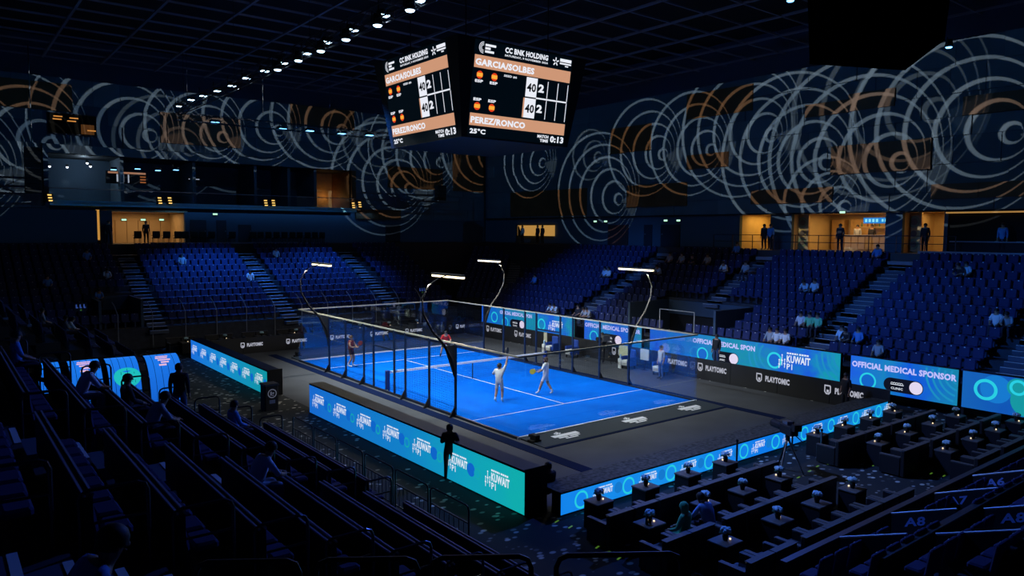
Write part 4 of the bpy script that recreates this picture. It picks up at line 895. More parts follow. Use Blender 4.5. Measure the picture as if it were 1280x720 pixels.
def body_geo(J, sleeve=.5, short=.6, sub=1):
    """one continuous skinned body; face region -> material: 0 skin 1 top 2 bottom 3 shoe 4 sock"""
    names = list(J); bm = bmesh.new(); lay = bm.verts.layers.skin.verify(); vm = {}
    for n in names:
        v = bm.verts.new(J[n]); r = RAD.get(n) or RAD[n[:2]]; v[lay].radius = (r, r); v[lay].use_root = (n == 'pelvis'); vm[n] = v
    for a, b_ in EDG: bm.edges.new((vm[a], vm[b_]))
    me = bpy.data.meshes.new('b'); bm.to_mesh(me); bm.free(); o = bpy.data.objects.new('b', me); C.objects.link(o)
    sk = o.modifiers.new('s', 'SKIN'); sk.use_smooth_shade = True
    ss = o.modifiers.new('u', 'SUBSURF'); ss.levels = sub; ss.render_levels = sub
    bpy.context.view_layer.update(); ev = bpy.data.meshes.new_from_object(o.evaluated_get(bpy.context.evaluated_depsgraph_get()))
    V = [tuple(v.co) for v in ev.vertices]; F = [tuple(p.vertices) for p in ev.polygons]
    bpy.data.objects.remove(o); bpy.data.meshes.remove(me)
    mb = MB(); mb.sm = True; mb.v = V
    P = {k: Vector(v) for k, v in J.items()}
    for f, p in zip(F, ev.polygons):
        c = p.center; best = (9, None, 0)
        for a, b_ in EDG:
            d = P[b_]-P[a]; t_ = max(0, min(1, (c-P[a]).dot(d)/d.length_squared)); q = (c-P[a]-d*t_).length/((RAD.get(b_) or RAD[b_[:2]])+.03)
            if q < best[0]: best = (q, (a, b_), t_)
        a, b_ = best[1]; k = b_[:2]; t_ = best[2]
        if b_ in ('head', 'top'): m_ = 0
        elif b_ == 'neck': m_ = 1 if t_ < .75 else 0
        elif b_ in ('waist', 'chest') or k == 'sh': m_ = 1
        elif k == 'el': m_ = 1 if t_ < sleeve*2 else 0
        elif k == 'wr': m_ = 1 if sleeve > .5 and t_ < .9 else 0
        elif k == 'ha': m_ = 0
        elif k == 'hi': m_ = 2
        elif k == 'kn': m_ = 2 if t_ < short else 0
        elif k == 'an': m_ = (2 if short >= 1 else (4 if t_ > .62 else 0))
        else: m_ = 3
        mb.f.append(f); mb.m.append(m_); mb.s.append(True)
    bpy.data.meshes.remove(ev)
    # five fingers per hand, nose and ears
    mb.mi = 0
    for s in 'LR':
        h, w_ = P['ha'+s], P['wr'+s]; d = (h-w_).normalized(); sd = d.cross(Vector((0, 0, 1)) if abs(d.z) < .8 else Vector((0, 1, 0))).normalized(); bend = d.cross(sd).normalized()
        for i, ln in enumerate((.066, .075, .07, .055)):
            b0 = h+d*.012+sd*(i-1.5)*.02; mb.tube([b0, b0+d*ln*.55+bend*.004, b0+d*ln*.85+bend*.022], [.0095, .0085, .007], 5)
        sg = -1; b0 = h-d*.02+sd*sg*.03; mb.tube([b0, b0+sd*sg*.028+d*.03, b0+sd*sg*.034+d*.06+bend*.012], [.011, .0095, .008], 5)
    hd = P['head']; ax = (P['top']-hd).normalized(); fwd = (Vector((0, 1, 0))-ax*ax.y).normalized(); rt = fwd.cross(ax)
    mb.ball(hd+fwd*.092+ax*.005, .017, .02, .024, 6, 4)
    for s in (-1, 1): mb.ball(hd+rt*s*.088, .014, .02, .032, 6, 4)
    mb.mi = 5
    for s in (-1, 1): mb.ball(hd+fwd*.083+rt*s*.034+ax*.03, .011, .008, .008, 6, 4)
    mb.mi = 6; q = hd+fwd*.088-ax*.04; mb.ball(q, .024, .008, .007, 6, 4)
    return mb, hd, ax, fwd
HAIRC = {}
def hair_mb(hd, ax, fwd, long=False, cap=False):
    mb = MB(); mb.sm = True; rt = fwd.cross(ax); M = Matrix((( *rt, ), (*fwd, ), (*ax, ))).transposed().to_4x4(); M.translation = hd+ax*.045-fwd*.012
    vs = []; n = 12
    for i in range(5):
        a = PI/2-(PI/2+.25)*i/4
        for k in range(n):
            b_ = 2*PI*k/n; front = math.sin(b_); dz = math.sin(a)*.105
            if i == 4: dz = -.03 if front > .3 else (-.16 if long and front < .2 else -.07)
            if i == 3 and front > .3: dz = max(dz, .015)
            r = .104*max(.02, math.cos(a) if i < 4 else .98); vs.append(M @ Vector((r*math.cos(b_), r*1.08*math.sin(b_), dz)))
    fs = [tuple(range(n))]+[(i*n+k, i*n+n+k, i*n+n+(k+1) % n, i*n+(k+1) % n) for i in range(4) for k in range(n)]
    mb.add(vs, fs)
    if cap: mb.box(-.08, .08, .07, .19, .0, .015, M)
    return mb
PROTO = {}
def person(lab, loc, face, J, top, bottom, shoe=(.6, .6, .6), skin=None, sock=(.7, .7, .7), hair=M_HAIR, sleeve=.5, short=.6, key=None, long=False, scale=1, group=None, cap=False, sub=1):
    """face: world xy direction the person looks along"""
    if key and key in PROTO: mb, hd, ax, fwd = PROTO[key]
    else:
        mb, hd, ax, fwd = body_geo(J, sleeve, short, sub)
        if key: PROTO[key] = (mb, hd, ax, fwd)
    t = thing('person', lab, 'person', loc, math.atan2(-face[0], face[1]), group); t.scale = (scale,)*3
    cm = lambda c: mat('cloth_%.3f_%.3f_%.3f' % c, c, .85)
    mb.build('body', [skin or M_SKIN, cm(top), cm(bottom), cm(shoe), cm(sock), M_HAIR, mat('lips', (.3, .1, .09), .5)], t)
    hair_mb(hd, ax, fwd, long, cap).build('hair' if not cap else 'cap', hair, t)
    return t
def racket(lab, loc, d, nrm, col):
    """padel racket: thick perforated round face on a short grip; loc = grip end, d = pointing direction"""
    d = Vector(d).normalized(); nrm = Vector(nrm); nrm = (nrm-d*nrm.dot(d)).normalized(); sd = d.cross(nrm)
    M = Matrix(((*sd,), (*nrm,), (*d,))).transposed().to_4x4()
    t = tag(link('padel_racket', None), lab, 'racket'); t.matrix_world = Matrix.Translation(loc) @ M
    MB().tube([(0, 0, 0), (0, 0, .13)], .016, 8).build('grip', M_BLACK, t)
    mc = mat('racket_%s' % col[0], col[1], .4)
    mb = MB(); n = 20
    for i in range(n):
        a, b_ = 2*PI*i/n, 2*PI*(i+1)/n; pr_ = lambda r, q, y: (r*.125*math.cos(q), y, .305+r*.145*math.sin(q))
        for y0, y1 in ((-.019, .019),):
            mb.quad(pr_(1, a, y0), pr_(1, b_, y0), pr_(1, b_, y1), pr_(1, a, y1))
        mb.quad(pr_(0.02, a, -.019), pr_(.02, b_, -.019), pr_(1, b_, -.019), pr_(1, a, -.019)); mb.quad(pr_(1, a, .019), pr_(1, b_, .019), pr_(.02, b_, .019), pr_(.02, a, .019))
    mb.build('face', mc, t)
    MB().tube([(-.012, 0, .12), (-.07, 0, .2)], .012, 6).tube([(.012, 0, .12), (.07, 0, .2)], .012, 6).build('throat', mc, t)
    return t
W = (.62, .62, .58); K = (.008, .008, .01)
away = Vector((FW.x, FW.y, 0)).normalized(); right = Vector((RT.x, RT.y, 0)).normalized()
# near left player, arm up with racket
JP1 = pose(shR=(.19, .02, 1.45), elR=(.28, .1, 1.7), wrR=(.3, .16, 1.95), haR=(.3, .18, 2.03), elL=(-.33, .08, 1.22), wrL=(-.36, .28, 1.2), haL=(-.35, .35, 1.22), knL=(-.12, -.02, .5), anL=(-.14, -.14, .14), toL=(-.14, 0, .05), knR=(.12, .06, .5), anR=(.13, .0, .09))
p = atz(624, 503, .04); f1 = (away*.9+right*.35)
t = person('player in white shirt and pale shorts reaching up with a racket, seen from behind', p, f1, JP1, W, (.45, .42, .36), sleeve=.4, short=.75)
Rm = Matrix.Rotation(math.atan2(-f1.x, f1.y), 4, 'Z'); racket('black padel racket raised by the player seen from behind', p+Rm @ Vector((.3, .18, 1.98)), (0.05, .1, 1), (.5, -.9, 0), ('black', (.01, .01, .012)))
# near right player
JP2 = pose(elR=(.27, .1, 1.15), wrR=(.2, .34, 1.08), haR=(.18, .41, 1.08), elL=(-.27, .1, 1.16), wrL=(-.18, .3, 1.05), haL=(-.15, .37, 1.05), knL=(-.12, .16, .52), anL=(-.13, .3, .1), toL=(-.13, .46, .05), knR=(.12, -.06, .5), anR=(.13, -.3, .12), toR=(.13, -.16, .045))
p = atz(682, 493, .04); f2 = (away*.35-right*.9)
person('player in white shirt and white shorts stepping left with a yellow racket', p, f2, JP2, (.72, .7, .66), (.7, .68, .66), sleeve=.45, short=.7, hair=mat('brown_hair', (.05, .025, .012), .6))
Rm = Matrix.Rotation(math.atan2(-f2.x, f2.y), 4, 'Z'); racket('yellow padel racket held by the stepping player', p+Rm @ Vector((.17, .42, 1.08)), Rm @ Vector((0, 1, -.35)), Rm @ Vector((1, 0, 0)), ('yellow', (.45, .36, .03)))
# far players
p = atz(439, 458.5, .04); JP3 = pose(elR=(.27, .12, 1.16), wrR=(.14, .32, 1.1), haR=(.1, .38, 1.12), elL=(-.27, .1, 1.16), wrL=(-.14, .3, 1.08), haL=(-.1, .36, 1.1), knL=(-.13, .1, .5), anL=(-.16, .0, .09), knR=(.13, .12, .5), anR=(.16, -.12, .09))
f3 = (right*.8-away*.3); person('player in dark red sleeveless top and black shorts on the far left of the court', p, f3, JP3, (.16, .015, .03), (.02, .005, .012), sleeve=.12, short=.55, hair=mat('brown_hair', (.05, .025, .012), .6))
Rm = Matrix.Rotation(math.atan2(-f3.x, f3.y), 4, 'Z'); racket('dark padel racket of the player in dark red', p+Rm @ Vector((.06, .4, 1.12)), Rm @ Vector((-.2, .6, .7)), Rm @ Vector((1, 0, .2)), ('maroon', (.08, .01, .015)))
p = atz(557, 445.5, .04); JP4 = pose(pelvis=(0, -.08, .84), waist=(0, -.03, .98), chest=(0, .08, 1.15), neck=(0, .17, 1.31), head=(0, .22, 1.42), top=(0, .23, 1.51), shL=(-.19, .1, 1.25), shR=(.19, .1, 1.25), elL=(-.3, .2, 1.0), elR=(.3, .2, 1.0), wrL=(-.15, .4, .92), wrR=(.15, .4, .92), haL=(-.1, .46, .92), haR=(.1, .46, .92), hiL=(-.11, -.06, .8), hiR=(.11, -.06, .8), knL=(-.24, .12, .45), knR=(.24, .12, .45), anL=(-.3, -.02, .09), anR=(.3, -.02, .09), toL=(-.33, .15, .045), toR=(.33, .15, .045))
f4 = -away*.9+right*.15; person('player in bright red shirt and black shorts crouching at the far right of the court', p, f4, JP4, (.45, .015, .02), K, sleeve=.4, short=.7, shoe=K, sock=K)
Rm = Matrix.Rotation(math.atan2(-f4.x, f4.y), 4, 'Z'); racket('pale padel racket held low by the crouching player in red', p+Rm @ Vector((0, .47, .92)), Rm @ Vector((.5, .6, .2)), Rm @ Vector((0, -.3, 1)), ('pale', (.5, .45, .42)))
tag(MB().ball((0, 0, 0), .034, n=10, m=6).build('padel_ball', mat('yellow_ball', (.6, .65, .12), .8), None, atz(484, 488, .06)), 'yellow padel ball lying by the near net post', 'ball')

# dark standing man at the near left board, hands at the chest
JM = pose(elL=(-.25, .03, 1.16), wrL=(-.1, .24, 1.2), haL=(-.05, .28, 1.24), elR=(.26, .03, 1.16), wrR=(.14, .26, 1.28), haR=(.1, .3, 1.33))
p = atz(562, 601); person('man all in black standing before the near KUWAIT P1 board, hands raised', p, away, JM, (.006, .006, .008), (.005, .005, .006), shoe=K, skin=M_SKIND, sleeve=1, short=1.2, sock=K)
# seated man behind the board end
p = Vector((-8.35, -15.55, -.12)); person('person in black sitting low behind the end of the near left board', p, (0, 1), SEATED, K, K, shoe=K, skin=M_SKIND, sleeve=1, short=1.2, key='seat_long')
p = atx(895, 456, 10.4); p.z = 0; t = thing('plinth', 'low black platform behind the right sponsor wall', 'platform', (10.35, p.y, 0), 0); MB().box(-.45, .45, -1.2, 1.2, 0, .55).build('deck', M_BLACK, t)
person('man in dark clothes standing in front of the long sponsor screen', (10.4, p.y, .55), (-1, 0), BASE, K, (.02, .05, .14), shoe=K, skin=M_SKIND, sleeve=1, short=1.2, key='stand_long')
person('person in black standing before the PLAYTOMIC wall near the low front board', atz(1056, 517), (-1, .3), BASE, K, K, shoe=K, skin=M_SKIND, sleeve=.5, short=1.2, key='stand_short')
# television camera man beyond the right side glass
p = atz(757, 452); p.x = min(p.x, 8.9)
person('camera operator in black behind a tripod camera beyond the right side glass', p, (-.9, -.2), JM, K, K, shoe=K, skin=M_SKIND, sleeve=1, short=1.2)
# ------------------------------------------------------------------ spectators
SCOL = {'white': (.85, .87, .9), 'pale blue': (.6, .75, .9), 'green': (.2, .75, .4), 'grey': (.4, .43, .48), 'dark': (.02, .02, .03), 'blue': (.1, .3, .7), 'pink': (.5, .2, .25)}
def spectator(lab, p, face, col, key='seat_short', skin=None, long=False, bot=(.03, .03, .05)):
    J = {'seat_short': SEATED, 'lean': LEAN, 'seat_long': SEATED, 'stand_short': BASE, 'stand_long': BASE}[key]; lg = key.endswith('long')
    return person(lab, p, face, J, SCOL[col], bot, shoe=(.05, .05, .05), sleeve=1 if lg else .5, short=1.2, key=key, long=long, sub=1)
def row_pt(px, py, ax, p0, sg, z0, tread, rise, up=.85):
    """seat on the terrace seen at this pixel (chest height above the step)"""
    d = ray(px, py); s = rise/tread; zc = z0-rise*.4+up; o = CAM; i = 0 if ax == 'x' else 1
    t_ = (zc+s*sg*(o[i]-p0)-o.z)/(d.z-s*sg*d[i]); q = o+d*t_
    r = max(0, min(11, int(round((sg*(q[i]-p0))/tread-.5)))); z = z0+rise*r; v = p0+sg*(tread*r+tread*.45)
    return Vector((v, q.y, z)) if ax == 'x' else Vector((q.x, v, z))
RS = [(670, 349, 'blue', 'woman with pale clothes alone on the far end of the right stand'), (757, 341, 'pale blue', 'spectator in pale blue beside the near right court lamp bar'), (762, 341, 'white', 'spectator in white directly right of the one beside the lamp bar'), (822, 340, 'pale blue', 'spectator in bright pale blue right of the lamp bar'), (838, 323, 'grey', 'spectator in grey high in the right stand, leftmost of a loose row'),
      (851, 325, 'grey', 'spectator in grey high in the right stand, second of a loose row'), (872, 322, 'dark', 'spectator in dark top high in the right stand, third of a loose row'), (885, 325, 'grey', 'spectator in grey high in the right stand, last of a loose row'), (919, 313, 'blue', 'spectator in blue near the top of the right stand below the yellow room'), (905, 336, 'white', 'spectator leaning over papers in the right stand'),
      (934, 334, 'grey', 'spectator in grey beside the second stairs of the right stand'), (1014, 353, 'pale blue', 'left one of two people in light robes in the middle of the right stand'), (1025, 353, 'pale blue', 'right one of two people in light robes in the middle of the right stand'), (1003, 399, 'white', 'spectator in white left of the one in green'),
      (1014, 400, 'green', 'spectator in green between two pale ones'), (1023, 402, 'green', 'spectator in light green right of the one in green'), (963, 420, 'grey', 'spectator behind the long screen, left of a trio'), (972, 421, 'white', 'spectator in white behind the long screen, middle of a trio'), (984, 421, 'white', 'spectator in white hood behind the long screen, right of a trio'),
      (1054, 417, 'pale blue', 'spectator in pale blue at the foot of the third stairs'), (1067, 413, 'dark', 'spectator in dark clothes right of the third stairs'), (1081, 413, 'blue', 'spectator with blue bag right of the third stairs'), (1095, 441, 'grey', 'spectator in grey just above the nearest lettered screen'),
      (1201, 338, 'dark', 'dark spectator beside the pale one in the upper right block'), (1209, 337, 'pale blue', 'pale spectator slumped in the upper right block'), (1251, 392, 'white', 'spectator in white at the far right of the right stand'), (1267, 393, 'grey', 'spectator in grey jacket at the far right of the right stand'),
      (692, 385, 'pale blue', 'left one of two standing out in pale blue above the corner screen'), (704, 381, 'pale blue', 'right one of two standing out in pale blue above the corner screen'), (725, 388, 'dark', 'first dark spectator above the gap between the far screens'), (735, 390, 'grey', 'second dark spectator above the gap between the far screens'), (741, 389, 'grey', 'third dark spectator above the gap between the far screens'), (1097, 316, 'blue', 'spectator in blue below the second oak column poster')]
for px, py, c, lab in RS:
    q = row_pt(px, py, 'x', 12.5, 1, 1.35, TR, RI); spectator(lab, q-Vector((.12, 0, 0)), (-1, 0), c, random.choice(('seat_short', 'seat_long', 'lean')))
BS = [(313, 346, 'white', 'spectator in bright white beside the middle stairs of the back stand'), (227, 325, 'grey', 'small pale spectator in the middle of the back stand'), (108, 318, 'blue', 'spectator in blue high in the back left corner'), (59, 352, 'blue', 'spectator in blue low in the back left corner'), (134, 345, 'pale blue', 'spectator in pale blue above the boxed portal'), (122, 366, 'blue', 'spectator in blue on the roof line of the boxed portal'), (345, 317, 'grey', 'spectator in grey at the top of the back stand')]
for px, py, c, lab in BS:
    q = row_pt(px, py, 'y', 20, 1, 1.35, TR, RI); q.x = max(q.x, -18.6); spectator(lab, q-Vector((0, .12, 0)), (0, -1), c, random.choice(('seat_short', 'lean')))
LS = [(113, 478, 'white', 'lean', 'man in white hunched forward in the left stand before the curved screens'), (160, 492, 'dark', 'seat_long', 'person in dark clothes sitting before the second curved screen'), (178, 512, 'grey', 'lean', 'person with a blue bag low in the left stand'), (270, 515, 'blue', 'seat_long', 'person in blue at the front of the left stand, near the litter bin'), (297, 577, 'pale blue', 'lean', 'person with pale trousers stretched out low in the left stand'),
      (60, 405, 'grey', 'seat_short', 'upper spectator of the huddle in the far left stand'), (67, 421, 'blue', 'seat_short', 'bright blue spectator of the huddle in the far left stand'), (82, 432, 'grey', 'seat_short', 'third spectator of the huddle in the far left stand'), (92, 441, 'pale blue', 'lean', 'lowest spectator of the huddle in the far left stand'), (2, 431, 'blue', 'seat_short', 'spectator in blue cut by the left picture edge'), (112, 742, 'blue', 'lean', 'man in blue shirt with a paper in the bottom left corner')]
for px, py, c, k, lab in LS:
    q = row_pt(px, py, 'x', -13.3, -1, 1.0, .9, .4); q.z = min(q.z, 5.0)
    if 'huddle' in lab:
        a = aty(px, py, 9.0); r = max(0, min(10, round((-13.6-a.x)/.9-.5))); q = Vector((-13.6-.9*r-.4, 9.0, 1+.4*r))
    if -9.6 < q.y < 6.8: q.y = -9.8 if q.y < 0 else 6.9
    spectator(lab, q, (1, .1), c, k, bot=(.35, .4, .5) if 'trousers' in lab or 'white hunched' in lab else (.03, .03, .05))
q = row_pt(207, 478, 'x', -13.3, -1, 1.0, .9, .4, 1.0); spectator('man in dark jacket and blue jeans standing before the rightmost curved screen', (q.x, min(q.y, -9.8), q.z), (.5, .9), 'dark', 'stand_long', bot=(.06, .12, .25))
# people on the concourses
CP = [('y', 183, 300, 30.95, 'woman in a long black dress standing before the warm back room', 'dark'), ('x', 955, 303, 22.9, 'left one of two people leaning at the rail of the yellow room', 'dark'), ('x', 963, 303, 22.9, 'right one of two people leaning at the rail of the yellow room', 'blue'), ('x', 1050, 300, 23.2, 'dark figure standing left of the lit bar', 'dark'),
      ('x', 1156, 303, 23.2, 'dark tall figure standing at the right-hand room', 'dark'), ('x', 1072, 290, 28.0, 'bar worker in grey behind the counter', 'grey'), ('x', 1090, 290, 28.0, 'bar worker in dark clothes behind the counter, right of the grey one', 'dark'), ('x', 1253, 300, 23.4, 'person in blue standing at the dark bay on the far right', 'blue'),
      ('x', 672, 296, 23.2, 'left silhouette before the small lit window', 'dark'), ('x', 678, 296, 23.2, 'right silhouette before the small lit window', 'dark'), ('x', 653, 296, 23.3, 'figure in pale blue before the small lit window', 'grey'), ('y', 136, 297, 31.6, 'figure in shadow at the left jamb of the warm back room', 'dark')]
for ax, px, py, v, lab, c in CP:
    q = atx(px, py, v) if ax == 'x' else aty(px, py, v); q.z = ZF
    spectator(lab, q, (-1, 0) if ax == 'x' else (0, -1), c, 'stand_long', bot=(.01, .01, .012))
# ================================================================== VIP FLOOR SEATING
M_ARM = mat('black_leather', (.012, .012, .014), .45); M_ARMT = mat('taupe_armrest', (.12, .11, .10), .6)
def armchair0():
    t = thing('armchair', '', 'armchair', (0, 0, 0), 0, 'black VIP armchairs')
    MB().rbox(-.3, .3, -.32, .36, .1, .44, .04).build('seat', M_ARM, t); MB().rbox(-.42, .42, -.44, -.3, .05, .86, .03).build('backrest', M_ARM, t)
    MB().box(-.42, .42, -.45, -.29, .86, .872).build('back_cap', M_ARMT, t)
    for s in (-1, 1):
        a = MB().rbox(s*.36-.06, s*.36+.06, -.3, .34, .05, .62, .02).build('arm', M_ARM, t); MB().box(s*.36-.06, s*.36+.06, -.3, .34, .62, .634).build('arm_cap', M_ARMT, a)
    MB().box(-.3, .3, -.3, .3, 0, .1).build('plinth', M_BLACK, t)
    return t
def table0():
    t = thing('cocktail_table', '', 'table', (0, 0, 0), 0, 'VIP cocktail tables')
    MB().rbox(-.3, .3, -.26, .26, .68, .72, .01).build('table_top', M_ARMT, t); MB().box(-.28, .28, -.24, .24, 0, .68).build('skirt', M_BLACK, t); return t
M_FLW2 = mat('pale_blue_petals', (.5, .75, .85), .8); M_LEAF = mat('table_leaf', (.03, .12, .06), .8)
def flower0():
    t = thing('flower_bowl', '', 'centrepiece', (0, 0, 0), 0, 'table flowers')
    MB().lathe([(.05, 0), (.07, .1), (.055, .16)], 10).build('vase', M_BLACK, t)
    mb = MB()
    for i in range(14):
        a = i*2.4; r = .1*math.sqrt(i/14); mb.ball((r*math.cos(a), r*math.sin(a), .25-.3*r+.02*(i % 2)), .05, n=6, m=4)
    mb.build('blooms', M_FLW2, t); mb = MB()
    for i in range(6): a = i*PI/3; mb.add([(.03*math.cos(a), .03*math.sin(a), .16), (.15*math.cos(a+.3), .15*math.sin(a+.3), .15), (.13*math.cos(a-.3), .13*math.sin(a-.3), .2)], [(0, 1, 2)])
    mb.build('leaves', M_LEAF, t); MB().ball((.09, -.06, .03), .025, n=6, m=4).build('tea_light', glow('tea_light_glow', (255, 225, 180), 1.5), t); return t
ac, tb, fb = armchair0(), table0(), flower0(); first = [1, 1, 1]
def place(i, proto, loc, rz, lab):
    if first[i]: first[i] = 0; o = proto; o.location = loc; o.rotation_euler = (0, 0, rz); o['label'] = lab
    else: o = dup(proto, loc, rz, lab)
    return o
ROWS = [(-17.55, (-8.42, -6.66, -4.9, -3.17, 1.95, 3.75, 5.6, 7.35)), (-19.3, (-8.5, -6.4, -4.85, -3.13, 2.58, 4.6, 6.6, 8.6)), (-21.0, (-7.94, -5.9, -4.16, -2.38, 3.5, 5.55, 7.5, 9.45))]
rn = ('front', 'middle', 'rear')
for r, (y_, xs) in enumerate(ROWS):
    for i, x_ in enumerate(xs):
        w_ = '%s VIP row, %s from left' % (rn[r], ords[i])
        place(1, tb, (x_, y_, 0), 0, 'black skirted cocktail table in the '+w_); place(2, fb, (x_, y_, .72), i*.7, 'pale blue flower bowl on the table in the '+w_)
        for s in (0, 1):
            k = i*2+s; place(0, ac, (x_-.43+.87*s, y_-.78, 0), 0, 'black armchair in the %s VIP row at the %s table, %s seat' % (rn[r], ords[i], ('left', 'right')[s]))
# more tables with flowers behind the far sponsor wall
for i in range(8):
    x_ = -9.5+i*2.3; place(1, tb, (x_, 16.6, 0), 0, 'cocktail table behind the far sponsor wall, %s from the left' % ords[i]); place(2, fb, (x_, 16.6, .72), i, 'flower bowl behind the far sponsor wall, %s from the left' % ords[i])
    for s in (0, 1): place(0, ac, (x_-.43+.87*s, 17.5, 0), PI, 'black armchair behind the far sponsor wall at the %s table, %s seat' % (ords[i], ('left', 'right')[s]))
# two guests
person('woman in green with long hair sitting at a middle row VIP table', (-8.05, -19.98, 0), (-.25, 1), SEATED, (.12, .6, .3), (.08, .4, .2), skin=M_SKIN, sleeve=1, short=1.2, key='seat_long', long=True, hair=mat('green_scarf', (.1, .55, .26), .8))
person('guest in blue and white sitting right of the woman in green', (-7.1, -19.98, 0), (.1, 1), LEAN, (.3, .5, .9), (.05, .05, .08), key='lean')
M_DRK = mat('green_bottle', (.02, .15, .08), .2)
tag(MB().lathe([(.035, 0), (.035, .14), (.014, .2), (.014, .26)], 8).build('bottle', M_DRK, None, (-8.65, -19.35, .72)), 'green bottle on the table before the woman in green', 'bottle')
# lettered partitions of the near stand and their lit top rails
M_LETT = mat('blue_letter_vinyl', (.3, .4, .8), .6); M_TOPR = mat('bright_top_rail', (.75, .78, .85), .5)
for (x_, y0, z0_, txt) in ((-7.15, -23.2, 1.3, ''), (-5.05, -23.25, 1.32, 'A8'), (-3.0, -23.3, 1.34, 'A7'), (-.9, -23.35, 1.36, 'A6'), (-7.4, -25.1, 2.06, ''), (-5.35, -25.15, 2.07, 'A8'), (-3.2, -25.2, 2.1, '')):
    lab = ('low black partition lettered %s in the %s partition row of the near stand' % (txt, 'front' if y0 > -24 else 'rear')) if txt else 'low unlettered black partition %s of the near stand' % {-7.15: 'at the front left corner', -7.4: 'in the rear left corner', -3.2: 'in the rear right part'}[x_]
    t = thing('box_partition', lab, 'partition', (x_, y0, 0), 0, 'lettered partitions')
    L_, dz = 1.28, .5; zb_ = z0_-.75
    MB().add([(-.03, 0, zb_), (.03, 0, zb_), (.03, -L_, zb_), (-.03, -L_, zb_), (-.03, 0, z0_), (.03, 0, z0_), (.03, -L_, z0_+dz), (-.03, -L_, z0_+dz)], [(0, 1, 2, 3), (7, 6, 5, 4), (0, 4, 5, 1), (1, 5, 6, 2), (2, 6, 7, 3), (3, 7, 4, 0)]).build('panel', M_BLACK, t)
    MB().tube([(0, .02, z0_+.02), (0, -L_, z0_+dz+.02)], .022, 6).build('top_rail', M_TOPR, t)
    if txt:
        mb = MB(); vs, fs, _ = text_raw(txt, .03); mb.add([(-.035, -.28-a*.42, z0_-.17+.05*0+.39*(.28+a*.42)-.12+b_*.2) for a, b_ in vs], fs); mb.build('lettering', M_LETT, t)
# cross walls of the near boxes
for i, (y_, z_) in enumerate(((-22.75, 1.0), (-24.62, 1.75), (-26.5, 2.5))):
    t = thing('box_parapet', 'long black parapet across the near stand, %s from the court' % ords[i], 'parapet', (2.5, y_, 0), 0, 'near stand parapets')
    MB().box(-11, 12, -.05, .05, .2, z_).build('panel', M_BLACK, t); MB().box(-11, 12, -.07, .07, z_, z_+.03).build('cap_rail', mat('dim_cap_rail', (.06, .06, .07), .4), t)
# handrail loops
M_RAIL = mat('black_handrail', (.05, .05, .06), .3, .4)
def loop_rail(lab, a, b_, h=.95, mid=True, bal=0, group='handrails', r=.022, m_=None):
    a, b_ = Vector(a), Vector(b_); m_ = m_ or M_RAIL; t = thing('hand_rail', lab, 'railing', a, 0, group); d = b_-a; u = d.normalized(); up = Vector((0, 0, 1))
    pts = [Vector((0, 0, 0)), up*(h-.1), up*(h-.03)+u*.03, up*h+u*.1, d+up*h-u*.1, d+up*(h-.03)-u*.03, d+up*(h-.1), d]
    MB().tube(pts, r, 6).build('rail_loop', m_, t)
    if mid: MB().tube([up*h*.62, d+up*h*.62], r*.8, 6).build('mid_rail', m_, t)
    n = bal
    for i in range(1, n): MB().tube([d*(i/n)+up*.08, d*(i/n)+up*h*(.62 if mid else 1)], .008, 4).build('baluster', m_, t)
    if n: MB().tube([up*.08, d+up*.08], r*.7, 6).build('bottom_rail', m_, t)
    return t
# at the row ends of the left stand (second stairs)
for i in range(9):
    zz = 1.0+.4*i; xx = -13.3-.9*i
    loop_rail('short handrail at the lower stairs of the left stand, %s row from the front' % ords[i], (xx-.12, -21.95, zz), (xx-.78, -21.95, zz+.0), .95, group='left stand row rails')
    loop_rail('tall handrail at the far end of the left stand, %s row from the front' % ords[i], (xx-.12, -9.25, zz), (xx-.78, -9.25, zz), 1.0, bal=5, group='left stand end rails')
    if i < 8: loop_rail('short handrail at the upper stairs of the left stand, %s row from the front' % ords[i], (xx-.12, -15.9, zz), (xx-.78, -15.9, zz), .9, group='left stand row rails')
# continuous cap along the back of each left row
M_CAPR = mat('row_back_cap', (.3, .3, .4), .5)
for i in range(11):
    zz = 1.0+.4*i; xx = -13.3-.9*i-.9*.62-.13
    for j, (y0, y1) in enumerate(((-22.0, -17.5), (-15.85, -9.6))):
        t = thing('row_back_rail', 'dark double rail behind the %s row of the left stand, %s block' % (ords[i], ('near', 'far')[j]), 'rail', (xx, (y0+y1)/2, zz), 0, 'left stand row rails'); h = (y1-y0)/2
        MB().box(-.05, .03, -h, h, .3, .9).build('back_board', M_BLACK, t)
        for s in (-.05, .03): MB().box(s-.012, s+.012, -h, h, .9, .925).build('edge_strip', M_CAPR, t)
# front guard of the left stand
M_FG = mat('guard_rail_grey', (.10, .10, .10), .4, .3)
for i in range(6):
    y0 = -18.6+i*1.55
    loop_rail('black guard rail panel on the front of the left stand, %s from the near end' % ords[i], (-13.15, y0, 1.0), (-13.15, y0+1.45, 1.0), .95, True, 8, 'left stand guard panels', .02, M_FG)
t = struct(MB().box(-13.3, -13.1, -27.5, -9.2, 0, 1.0).build('wall_stand_front', M_BLACK))
# guard rails right in front of the photographer
dirv = Vector((.82, -.57, 0)).normalized(); base = CAM+away*6.2; base.z = 4.05
for i, off in enumerate((-2.65, -1.65, -.68, .4)):
    a = base+dirv*off; loop_rail('thick black guard rail at the bottom edge, %s from the left' % ords[i], (a.x, a.y, 3.75), (a.x+dirv.x*(.86 if i < 3 else 1.1), a.y+dirv.y*(.86 if i < 3 else 1.1), 3.75), .92, True, 7, 'photographer guard rails', .024, mat('matt_black_rail', (.006, .006, .007), .5))
